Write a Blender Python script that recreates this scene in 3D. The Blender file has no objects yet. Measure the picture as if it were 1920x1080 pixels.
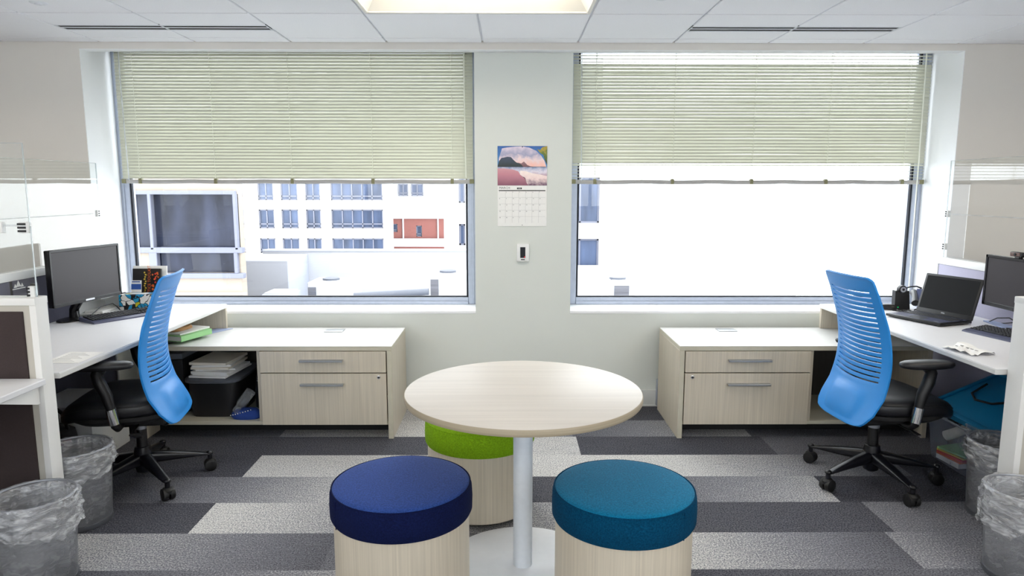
import bpy, bmesh, math, random
from mathutils import Vector, Matrix

random.seed(11)
SC = bpy.context.scene
COL = SC.collection
PI = math.pi

# ------------------------------------------------------------------ camera
cam_d = bpy.data.cameras.new('camera')
cam = bpy.data.objects.new('camera', cam_d)
COL.objects.link(cam)
cam_d.sensor_width = 36.0
cam_d.lens = 1299.35 / 1920 * 36.0
cam_d.clip_start = 0.05
cam_d.clip_end = 500
cam.matrix_world = (Matrix.Translation((0, 0, 1.506)) @ Matrix.Rotation(-0.0064, 4, 'Z')
                    @ Matrix.Rotation(PI / 2 - 0.1422, 4, 'X') @ Matrix.Rotation(0.001, 4, 'Z'))
SC.camera = cam

# ------------------------------------------------------------------ daylight and exposure
WORLD_STRENGTH = 5.0
LAMP_STRENGTH = 11.0
w = bpy.data.worlds.new('overcast_sky')
SC.world = w
w.use_nodes = True
bg = w.node_tree.nodes['Background']
bg.inputs[0].default_value = (0.93, 0.965, 1.0, 1)
bg.inputs[1].default_value = WORLD_STRENGTH
vs = SC.view_settings
SC.display_settings.display_device = 'sRGB'
vs.view_transform = 'Standard'
vs.look = 'None'
vs.gamma = 1.0
vs.use_curve_mapping = False
vs.exposure = 0.25
SC.cycles.max_bounces = 14
SC.cycles.diffuse_bounces = 6
SC.cycles.transparent_max_bounces = 24
SC.cycles.sample_clamp_indirect = 6.0


# ------------------------------------------------------------------ materials
def lin(c):
    out = []
    for v in c[:3]:
        v /= 255.0
        out.append(v / 12.92 if v <= 0.04045 else ((v + 0.055) / 1.055) ** 2.4)
    return (*out, 1)


class NT:
    def __init__(s, name):
        s.m = bpy.data.materials.new(name)
        s.m.use_nodes = True
        s.t = s.m.node_tree
        s.t.nodes.clear()
        s.out = s.n('ShaderNodeOutputMaterial')

    def n(s, typ, **kw):
        nd = s.t.nodes.new(typ)
        for k, v in kw.items():
            if k.startswith('i_'):
                key = k[2:].replace('_', ' ')
                nd.inputs[int(key) if key.isdigit() else key].default_value = v
            else:
                setattr(nd, k, v)
        return nd

    def l(s, a, ao, b, bi):
        s.t.links.new(a.outputs[ao], b.inputs[bi])

    def done(s, sh, o=0):
        s.l(sh, o, s.out, 'Surface')
        return s.m


def P(name, col, rough=0.5, metal=0.0, spec=0.5, ns=None, amt=0.0, stretch=(1, 1, 1), rot=(0, 0, 0),
      bump=0.0, bs=200.0, coat=0.0, sheen=0.0, detail=3.0):
    """principled surface with procedural tone variation (noise) and bump"""
    t = NT(name)
    b = t.n('ShaderNodeBsdfPrincipled')
    b.inputs['Roughness'].default_value = rough
    b.inputs['Metallic'].default_value = metal
    b.inputs['Specular IOR Level'].default_value = spec
    b.inputs['Coat Weight'].default_value = coat
    b.inputs['Sheen Weight'].default_value = sheen
    c = lin(col)
    tc = t.n('ShaderNodeTexCoord')
    mp = t.n('ShaderNodeMapping')
    mp.inputs['Scale'].default_value = stretch
    mp.inputs['Rotation'].default_value = rot
    t.l(tc, 'Object', mp, 0)
    nz = t.n('ShaderNodeTexNoise')
    nz.inputs['Scale'].default_value = ns or 6.0
    nz.inputs['Detail'].default_value = detail
    t.l(mp, 0, nz, 'Vector')
    a = amt if amt else 0.03
    mr = t.n('ShaderNodeMapRange')
    mr.inputs[1].default_value = 0.25
    mr.inputs[2].default_value = 0.75
    mr.inputs[3].default_value = 1 - a
    mr.inputs[4].default_value = 1 + a
    t.l(nz, 0, mr, 0)
    mx = t.n('ShaderNodeVectorMath', operation='SCALE')
    mx.inputs[0].default_value = c[:3]
    t.l(mr, 0, mx, 'Scale')
    t.l(mx, 0, b, 'Base Color')
    if bump:
        n2 = t.n('ShaderNodeTexNoise')
        n2.inputs['Scale'].default_value = bs
        n2.inputs['Detail'].default_value = 2
        t.l(tc, 'Object', n2, 'Vector')
        bp = t.n('ShaderNodeBump')
        bp.inputs['Strength'].default_value = bump
        bp.inputs['Distance'].default_value = 0.002
        t.l(n2, 0, bp, 'Height')
        t.l(bp, 0, b, 'Normal')
    return t.done(b)


def glassy(name, tint=(1, 1, 1), ior=1.5, haze=0.0, hazecol=(235, 238, 240), rough=0.0):
    """thin clear sheet: straight-through transmission plus Fresnel reflection (and a little haze)"""
    t = NT(name)
    tr = t.n('ShaderNodeBsdfTransparent')
    tr.inputs[0].default_value = (*tint, 1)
    gl = t.n('ShaderNodeBsdfGlossy')
    gl.inputs['Roughness'].default_value = rough
    fr = t.n('ShaderNodeFresnel')
    ge = t.n('ShaderNodeNewGeometry')
    io = t.n('ShaderNodeMath', operation='MULTIPLY_ADD')
    io.inputs[1].default_value = 1 / ior - ior
    io.inputs[2].default_value = ior
    t.l(ge, 'Backfacing', io, 0)
    t.l(io, 0, fr, 0)
    mx = t.n('ShaderNodeMixShader')
    base = tr
    if haze:
        df = t.n('ShaderNodeBsdfTranslucent')
        df.inputs[0].default_value = lin(hazecol)
        d2 = t.n('ShaderNodeBsdfDiffuse')
        d2.inputs[0].default_value = lin(hazecol)
        dm = t.n('ShaderNodeMixShader')
        dm.inputs[0].default_value = 0.5
        t.l(df, 0, dm, 1)
        t.l(d2, 0, dm, 2)
        hm = t.n('ShaderNodeMixShader')
        nz = t.n('ShaderNodeTexNoise')
        nz.inputs['Scale'].default_value = 9
        nz.inputs['Detail'].default_value = 4
        tc = t.n('ShaderNodeTexCoord')
        t.l(tc, 'Object', nz, 'Vector')
        mr = t.n('ShaderNodeMapRange')
        mr.inputs[1].default_value = 0.3
        mr.inputs[2].default_value = 0.7
        mr.inputs[3].default_value = haze * 0.55
        mr.inputs[4].default_value = min(1, haze * 1.45)
        t.l(nz, 0, mr, 0)
        t.l(mr, 0, hm, 0)
        t.l(tr, 0, hm, 1)
        t.l(dm, 0, hm, 2)
        base = hm
    t.l(fr, 0, mx, 0)
    t.l(base, 0, mx, 1)
    t.l(gl, 0, mx, 2)
    return t.done(mx)


def m_liner():
    """thin wrinkled polythene: see-through, milky along the creases, with soft glints"""
    t = NT('bin_liner_plastic')
    tc = t.n('ShaderNodeTexCoord')
    mp = t.n('ShaderNodeMapping')
    mp.inputs['Scale'].default_value = (14, 14, 46)
    mp.inputs['Rotation'].default_value = (0.5, 0.35, 0)
    t.l(tc, 'Object', mp, 0)
    nz = t.n('ShaderNodeTexNoise')
    nz.inputs['Scale'].default_value = 1.0
    nz.inputs['Detail'].default_value = 4
    nz.inputs['Distortion'].default_value = 1.2
    t.l(mp, 0, nz, 'Vector')
    mr = t.n('ShaderNodeMapRange')
    mr.inputs[1].default_value = 0.36
    mr.inputs[2].default_value = 0.68
    mr.inputs[3].default_value = 0.04
    mr.inputs[4].default_value = 0.62
    t.l(nz, 0, mr, 0)
    bp = t.n('ShaderNodeBump')
    bp.inputs['Strength'].default_value = 0.9
    bp.inputs['Distance'].default_value = 0.012
    t.l(nz, 0, bp, 'Height')
    tr = t.n('ShaderNodeBsdfTransparent')
    tr.inputs[0].default_value = (0.95, 0.95, 0.96, 1)
    d1 = t.n('ShaderNodeBsdfDiffuse')
    d1.inputs[0].default_value = lin((238, 240, 244))
    d2 = t.n('ShaderNodeBsdfTranslucent')
    d2.inputs[0].default_value = lin((238, 240, 244))
    dm = t.n('ShaderNodeMixShader')
    dm.inputs[0].default_value = 0.45
    t.l(d1, 0, dm, 1)
    t.l(d2, 0, dm, 2)
    hm = t.n('ShaderNodeMixShader')
    t.l(mr, 0, hm, 0)
    t.l(tr, 0, hm, 1)
    t.l(dm, 0, hm, 2)
    gl = t.n('ShaderNodeBsdfGlossy')
    gl.inputs['Roughness'].default_value = 0.16
    t.l(bp, 0, gl, 'Normal')
    mx = t.n('ShaderNodeMixShader')
    mx.inputs[0].default_value = 0.13
    t.l(hm, 0, mx, 1)
    t.l(gl, 0, mx, 2)
    return t.done(mx)


def emit(name, col, s):
    t = NT(name)
    e = t.n('ShaderNodeEmission')
    e.inputs[0].default_value = lin(col)
    e.inputs[1].default_value = s
    return t.done(e)


def m_carpet():
    t = NT('carpet_planks')
    b = t.n('ShaderNodeBsdfPrincipled')
    b.inputs['Roughness'].default_value = 0.95
    b.inputs['Specular IOR Level'].default_value = 0.15
    at = t.n('ShaderNodeAttribute', attribute_name='tone')
    tc = t.n('ShaderNodeTexCoord')
    nz = t.n('ShaderNodeTexNoise')
    nz.inputs['Scale'].default_value = 150
    nz.inputs['Detail'].default_value = 2
    t.l(tc, 'Object', nz, 'Vector')
    mp = t.n('ShaderNodeMapping')
    mp.inputs['Scale'].default_value = (9, 150, 1)
    t.l(tc, 'Object', mp, 0)
    n2 = t.n('ShaderNodeTexNoise')
    n2.inputs['Scale'].default_value = 1
    n2.inputs['Detail'].default_value = 3
    t.l(mp, 0, n2, 'Vector')
    a1 = t.n('ShaderNodeMath', operation='MULTIPLY_ADD')
    a1.inputs[1].default_value = 2.6
    a1.inputs[2].default_value = -1.3
    t.l(nz, 0, a1, 0)
    a2 = t.n('ShaderNodeMath', operation='MULTIPLY_ADD')
    a2.inputs[1].default_value = 0.55
    a2.inputs[2].default_value = -0.275
    t.l(n2, 0, a2, 0)
    ad = t.n('ShaderNodeMath', operation='ADD')
    t.l(a1, 0, ad, 0)
    t.l(a2, 0, ad, 1)
    # speckle fades with tone (dark planks plainer)
    am = t.n('ShaderNodeMath', operation='MULTIPLY_ADD')
    am.inputs[1].default_value = 0.5
    am.inputs[2].default_value = 0.3
    t.l(at, 'Fac', am, 0)
    sc = t.n('ShaderNodeMath', operation='MULTIPLY_ADD')
    t.l(ad, 0, sc, 0)
    t.l(am, 0, sc, 1)
    t.l(at, 'Fac', sc, 2)
    cr = t.n('ShaderNodeValToRGB')
    e = cr.color_ramp.elements
    e[0].position = 0.0
    e[0].color = lin((50, 51, 60))
    e[1].position = 1.0
    e[1].color = lin((220, 219, 216))
    m = e.new(0.5)
    m.color = lin((128, 129, 136))
    t.l(sc, 0, cr, 0)
    t.l(cr, 0, b, 'Base Color')
    bp = t.n('ShaderNodeBump')
    bp.inputs['Strength'].default_value = 0.5
    bp.inputs['Distance'].default_value = 0.004
    t.l(ad, 0, bp, 'Height')
    t.l(bp, 0, b, 'Normal')
    return t.done(b)


def m_wiremesh():
    t = NT('expanded_wire_mesh')
    tc = t.n('ShaderNodeTexCoord')
    sx = t.n('ShaderNodeSeparateXYZ')
    t.l(tc, 'Object', sx, 0)
    at = t.n('ShaderNodeMath', operation='ARCTAN2')
    t.l(sx, 1, at, 0)
    t.l(sx, 0, at, 1)

    def wire(sgn):
        m1 = t.n('ShaderNodeMath', operation='MULTIPLY')
        m1.inputs[1].default_value = 130
        t.l(at, 0, m1, 0)
        m2 = t.n('ShaderNodeMath', operation='MULTIPLY_ADD')
        m2.inputs[1].default_value = 1350 * sgn
        t.l(sx, 2, m2, 0)
        t.l(m1, 0, m2, 2)
        s = t.n('ShaderNodeMath', operation='SINE')
        t.l(m2, 0, s, 0)
        g = t.n('ShaderNodeMath', operation='GREATER_THAN')
        g.inputs[1].default_value = 0.45
        t.l(s, 0, g, 0)
        return g
    a, b_ = wire(1), wire(-1)
    mxm = t.n('ShaderNodeMath', operation='MAXIMUM')
    t.l(a, 0, mxm, 0)
    t.l(b_, 0, mxm, 1)
    b = t.n('ShaderNodeBsdfPrincipled')
    b.inputs['Base Color'].default_value = lin((150, 152, 158))
    b.inputs['Metallic'].default_value = 0.6
    b.inputs['Roughness'].default_value = 0.45
    tr = t.n('ShaderNodeBsdfTransparent')
    mx = t.n('ShaderNodeMixShader')
    t.l(mxm, 0, mx, 0)
    t.l(tr, 0, mx, 1)
    t.l(b, 0, mx, 2)
    return t.done(mx)


def m_comic():
    """bold abstract blobs in blue, yellow, white and black"""
    t = NT('bold_comic_print')
    tc = t.n('ShaderNodeTexCoord')
    vo = t.n('ShaderNodeTexVoronoi')
    vo.inputs['Scale'].default_value = 24
    dn = t.n('ShaderNodeTexNoise')
    dn.inputs['Scale'].default_value = 14
    dv = t.n('ShaderNodeVectorMath', operation='MULTIPLY_ADD')
    dv.inputs[1].default_value = (.09, .09, .09)
    t.l(tc, 'Object', dn, 'Vector')
    t.l(dn, 'Color', dv, 0)
    t.l(tc, 'Object', dv, 2)
    t.l(dv, 0, vo, 'Vector')
    ve = t.n('ShaderNodeTexVoronoi', feature='DISTANCE_TO_EDGE')
    ve.inputs['Scale'].default_value = 24
    t.l(dv, 0, ve, 'Vector')
    sp = t.n('ShaderNodeSeparateColor')
    t.l(vo, 'Color', sp, 0)
    cr = t.n('ShaderNodeValToRGB')
    cr.color_ramp.interpolation = 'CONSTANT'
    e = cr.color_ramp.elements
    e[0].color = lin((20, 150, 200))
    e[1].position = 0.28
    e[1].color = lin((235, 235, 232))
    for p, c in ((0.50, (20, 22, 26)), (0.70, (205, 200, 40)), (0.84, (30, 160, 210))):
        k = e.new(p)
        k.color = lin(c)
    t.l(sp, 0, cr, 0)
    g = t.n('ShaderNodeMath', operation='GREATER_THAN')
    g.inputs[1].default_value = 0.045
    t.l(ve, 0, g, 0)
    mx = t.n('ShaderNodeMix', data_type='RGBA')
    mx.inputs[6].default_value = lin((18, 18, 22))
    t.l(g, 0, mx, 0)
    t.l(cr, 0, mx, 7)
    b = t.n('ShaderNodeBsdfPrincipled')
    b.inputs['Roughness'].default_value = 0.45
    t.l(mx, 2, b, 'Base Color')
    return t.done(b)


def m_print(name, stops, axis=2, z0=0.0, z1=1.0, ns=12.0, amt=0.25):
    """printed picture area: colour bands along one axis, broken up by noise"""
    t = NT(name)
    tc = t.n('ShaderNodeTexCoord')
    sx = t.n('ShaderNodeSeparateXYZ')
    t.l(tc, 'Object', sx, 0)
    mr = t.n('ShaderNodeMapRange')
    mr.inputs[1].default_value = z0
    mr.inputs[2].default_value = z1
    t.l(sx, axis, mr, 0)
    nz = t.n('ShaderNodeTexNoise')
    nz.inputs['Scale'].default_value = ns
    nz.inputs['Detail'].default_value = 5
    t.l(tc, 'Object', nz, 'Vector')
    ma = t.n('ShaderNodeMath', operation='MULTIPLY_ADD')
    ma.inputs[1].default_value = amt * 2
    ma.inputs[2].default_value = -amt
    t.l(nz, 0, ma, 0)
    ad = t.n('ShaderNodeMath', operation='ADD')
    t.l(mr, 0, ad, 0)
    t.l(ma, 0, ad, 1)
    cr = t.n('ShaderNodeValToRGB')
    e = cr.color_ramp.elements
    e[0].position, e[0].color = stops[0][0], lin(stops[0][1])
    e[1].position, e[1].color = stops[-1][0], lin(stops[-1][1])
    for p, c in stops[1:-1]:
        k = e.new(p)
        k.color = lin(c)
    t.l(ad, 0, cr, 0)
    b = t.n('ShaderNodeBsdfPrincipled')
    b.inputs['Roughness'].default_value = 0.4
    t.l(cr, 0, b, 'Base Color')
    return t.done(b)


M = {}
M['paint'] = P('wall_paint', (217, 221, 216), 0.85, ns=4, amt=0.012, bump=0.12, bs=350)
M['paint_warm'] = P('warm_grey_paint', (221, 217, 211), 0.85, ns=4, amt=0.012, bump=0.12, bs=350)
M['reveal'] = P('white_reveal_paint', (240, 242, 244), 0.7, ns=4, amt=0.01)
M['sill'] = P('sill_white_gloss', (246, 247, 250), 0.35, ns=8, amt=0.01)
M['tile'] = P('ceiling_tile', (243, 244, 248), 0.95, ns=240, amt=0.05, bump=0.4, bs=500)
M['tbar'] = P('ceiling_grid_metal', (225, 228, 234), 0.6)
M['carpet'] = m_carpet()
M['base_trim'] = P('baseboard_vinyl', (216, 218, 216), 0.5)
M['alu'] = P('window_aluminium', (176, 184, 200), 0.4, metal=0.35, ns=30, amt=0.05)
M['gasket'] = P('window_gasket', (22, 26, 36), 0.7)
M['pane'] = glassy('window_glass', (0.97, 0.985, 0.98))
M['slat'] = P('blind_slat', (200, 201, 186), 0.45, spec=0.4, ns=3, amt=0.02)
M['rail'] = P('blind_rail', (172, 170, 168), 0.4, ns=5)
M['clip_olive'] = P('blind_clip', (128, 126, 92), 0.5)
M['cord'] = P('blind_cord', (236, 238, 226), 0.7)
M['wand'] = glassy('blind_wand_plastic', (0.9, 0.92, 0.95), haze=0.35)
lam = dict(ns=1.0, amt=0.12, detail=4.0)
M['lam_v'] = P('laminate_vertical_grain', (200, 191, 174), 0.45, stretch=(150, 150, 2.2), **lam)
M['lam_x'] = P('laminate_long_grain', (200, 200, 198), 0.6, stretch=(2.2, 140, 140), ns=1.0, amt=0.05, detail=4)
M['lam_edge'] = P('laminate_edge_band', (196, 191, 173), 0.5, ns=20, amt=0.03)
M['lam_top'] = P('table_laminate', (212, 207, 200), 0.46, spec=0.4, stretch=(1.6, 60, 60), rot=(0, 0, -0.5), ns=1.0, amt=0.07, detail=4)
M['lam_tedge'] = P('table_edge_band', (170, 158, 136), 0.5, stretch=(1, 1, 120), ns=1.0, amt=0.12)
M['desk_white'] = P('desk_white_laminate', (226, 227, 231), 0.35, ns=60, amt=0.015)
M['desk_edge'] = P('desk_edge_white', (214, 214, 212), 0.4)
M['gap_shade'] = P('painted_gap_shade', (20, 20, 22), 0.8)
M['back_panel'] = P('dark_laminate_back', (66, 62, 58), 0.7, stretch=(120, 120, 2), ns=1.0, amt=0.1)
M['handle'] = P('brushed_steel_handle', (170, 174, 178), 0.35, metal=0.8, ns=90, amt=0.06)
M['chrome'] = P('polished_chrome', (225, 226, 230), 0.12, metal=1.0)
M['lock'] = P('lock_core', (40, 40, 42), 0.4, metal=0.5)
M['pole'] = P('grey_powder_coat', (218, 224, 232), 0.4, metal=0.0, ns=40, amt=0.03)
M['tbase'] = P('white_powder_coat', (238, 240, 245), 0.45, ns=25, amt=0.02)
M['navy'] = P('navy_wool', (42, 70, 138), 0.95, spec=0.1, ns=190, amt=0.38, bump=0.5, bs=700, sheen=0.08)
M['navy_shaded'] = P('navy_wool_shaded', (15, 24, 62), 0.95, spec=0.1, ns=190, amt=0.36, bump=0.5, bs=700)  # same navy wool, darkened to paint shade on the cushion side
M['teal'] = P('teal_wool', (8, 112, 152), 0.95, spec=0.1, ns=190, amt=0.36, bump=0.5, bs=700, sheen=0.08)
M['teal_shaded'] = P('teal_wool_shaded', (3, 62, 94), 0.95, spec=0.1, ns=190, amt=0.36, bump=0.5, bs=700)  # teal wool again, with the side's shade put into the colour
M['green'] = P('lime_wool', (118, 158, 24), 0.95, spec=0.1, ns=190, amt=0.3, bump=0.5, bs=700)
M['blue_plastic'] = P('blue_chair_shell', (36, 136, 216), 0.42, spec=0.45, ns=300, amt=0.04, bump=0.12, bs=900)
M['leather'] = P('black_leather', (19, 20, 25), 0.42, ns=220, amt=0.15, bump=0.25, bs=400)
M['black'] = P('black_plastic', (13, 13, 16), 0.4, ns=80, amt=0.1)
M['black_nylon'] = P('black_nylon_base', (16, 17, 24), 0.3, ns=80, amt=0.1)
M['black_matte'] = P('black_matte', (14, 14, 16), 0.8, ns=40, amt=0.15)
M['rubber'] = P('caster_rubber', (16, 16, 18), 0.5)
M['screen'] = P('dark_screen', (50, 46, 49), 0.35, spec=0.22, ns=3, amt=0.04)
M['lscreen'] = P('laptop_screen', (20, 21, 23), 0.45, spec=0.12)
M['bezel'] = P('glossy_black_bezel', (14, 14, 17), 0.25, spec=0.3)
M['keys'] = P('black_keycaps', (24, 25, 30), 0.45, ns=60, amt=0.1)
M['kb_body'] = P('keyboard_body', (66, 70, 96), 0.35)
M['fab_dark'] = P('charcoal_panel_fabric', (82, 82, 98), 0.95, ns=300, amt=0.12, bump=0.3, bs=600)
M['fab_lav'] = P('lavender_grey_fabric', (178, 176, 196), 0.95, ns=300, amt=0.08, bump=0.3, bs=600)
M['fab_brown'] = P('dark_brown_fabric', (58, 48, 48), 0.95, ns=300, amt=0.12, bump=0.3, bs=600)
M['frame_white'] = P('panel_frame_paint', (232, 232, 230), 0.45)
M['frame_grey'] = P('panel_frame_greige', (190, 186, 176), 0.5)
M['acrylic'] = glassy('clear_acrylic', (0.975, 0.985, 0.985), ior=1.55)
M['acr_edge'] = glassy('acrylic_polished_edge', (0.8, 0.86, 0.88), haze=0.5)
M['liner'] = m_liner()
M['wire'] = m_wiremesh()
M['bin_rim'] = P('bin_rim_metal', (150, 153, 160), 0.4, metal=0.5)
M['bin_base'] = P('bin_base_metal', (92, 94, 100), 0.5, metal=0.4)
M['paper'] = P('white_paper', (240, 240, 238), 0.8, ns=40, amt=0.02)
M['paper_cream'] = P('cream_paper', (232, 226, 214), 0.8, ns=40, amt=0.02)
M['ink'] = P('printed_ink', (70, 70, 76), 0.8)
M['ink_pale'] = P('printed_pale_ink', (158, 158, 160), 0.8)
M['ink_black'] = P('printed_black_ink', (22, 22, 24), 0.7)
M['kraft'] = P('kraft_envelope', (186, 142, 96), 0.75, ns=12, amt=0.08, bump=0.4, bs=60)
M['greenb'] = P('green_binder', (150, 205, 140), 0.5)
M['blue_sheet'] = P('pale_blue_folder', (158, 172, 206), 0.6)
M['bin_grey'] = P('grey_tub_plastic', (92, 96, 104), 0.4, ns=6, amt=0.05)
M['bin_black'] = P('black_tub_plastic', (26, 26, 30), 0.5)
M['denim'] = P('blue_canvas', (34, 66, 142), 0.85, ns=200, amt=0.15, bump=0.4, bs=400)
M['clearplastic'] = glassy('clear_bottle_plastic', (0.9, 0.93, 0.97), haze=0.25)
M['tote'] = glassy('clear_tote_plastic', (0.88, 0.9, 0.94), haze=0.28, hazecol=(190, 196, 215))
M['turq'] = P('turquoise_lid', (0, 108, 150), 0.4, ns=10, amt=0.05)
M['white_plastic'] = P('white_plastic', (234, 235, 234), 0.4)
M['cardboard'] = P('brown_cardboard', (150, 98, 62), 0.85, ns=20, amt=0.06)
M['black_fabric'] = P('black_bag_fabric', (22, 21, 24), 0.85, ns=80, amt=0.2, bump=0.6, bs=120)
M['pink'] = P('pink_tag', (176, 66, 106), 0.6)
M['comic'] = m_comic()
M['cover_black'] = P('book_cover_black', (20, 17, 18), 0.35)
M['ink_orange'] = P('orange_ink', (214, 96, 34), 0.5)
M['ink_yellow'] = P('yellow_ink', (206, 176, 60), 0.5)
M['ink_red'] = P('red_ink', (206, 44, 40), 0.5)
M['card_blue'] = P('blue_print', (38, 82, 164), 0.5)
M['silver'] = P('silver_badge', (190, 192, 196), 0.3, metal=0.6)
M['led_green'] = emit('green_led', (40, 230, 120), 1.2)
M['led_red'] = emit('red_led', (255, 40, 50), 1.2)
M['phone'] = P('blue_grey_phone', (84, 92, 128), 0.4)
M['webcam_face'] = P('webcam_face', (92, 64, 58), 0.25)
M['cable'] = P('black_cable', (18, 18, 22), 0.5)
M['lamp'] = emit('troffer_diffuser_glow', (255, 244, 226), LAMP_STRENGTH)
M['troffer'] = P('troffer_white_enamel', (240, 237, 228), 0.5)
M['void'] = P('diffuser_slot_black', (8, 8, 10), 0.8)
# outside
M['e_white'] = P('white_stone_facade', (168, 168, 170), 0.9, ns=0.6, amt=0.02)
M['e_white2'] = P('white_render_facade', (172, 173, 178), 0.9, ns=0.5, amt=0.02)
M['e_stone'] = P('cream_stone', (148, 137, 125), 0.9, ns=1.5, amt=0.04, stretch=(1, 1, 8))
M['e_brick'] = P('red_brick_facade', (128, 80, 74), 0.9, ns=3, amt=0.1, stretch=(1, 1, 5))
M['e_roof'] = P('pale_roof_membrane', (166, 168, 174), 0.9, ns=0.8, amt=0.04)
M['e_parapet'] = P('parapet_pale_grey', (158, 162, 172), 0.9, ns=0.8, amt=0.03)
M['e_glass_refl'] = P('dark_glass_painted_reflections', (36, 40, 54), 0.12, spec=0.2, ns=1.3, amt=0.95, stretch=(1.6, 1, 0.45), detail=5)  # stretched mottling paints reflections into the glass colour
M['e_glass_refl2'] = P('blue_office_glass', (62, 74, 98), 0.15, spec=0.3, ns=0.7, amt=0.6, stretch=(2.4, 1, 0.5), detail=5)
M['e_frame'] = P('facade_window_frame', (104, 107, 122), 0.5)
M['e_unit'] = P('roof_unit_metal', (168, 170, 174), 0.6)
M['e_louver'] = P('roof_unit_louver', (86, 86, 92), 0.7, stretch=(1, 1, 20), ns=1, amt=0.3)
M['e_pipe'] = P('roof_pipe_grey', (84, 88, 98), 0.5)


# ------------------------------------------------------------------ geometry builder
LOCAL = set()


def woff(o):
    v = Vector((0, 0, 0))
    while o is not None:
        if o.name in LOCAL:
            return Vector((0, 0, 0))
        v += o.location
        o = o.parent
    return v


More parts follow.
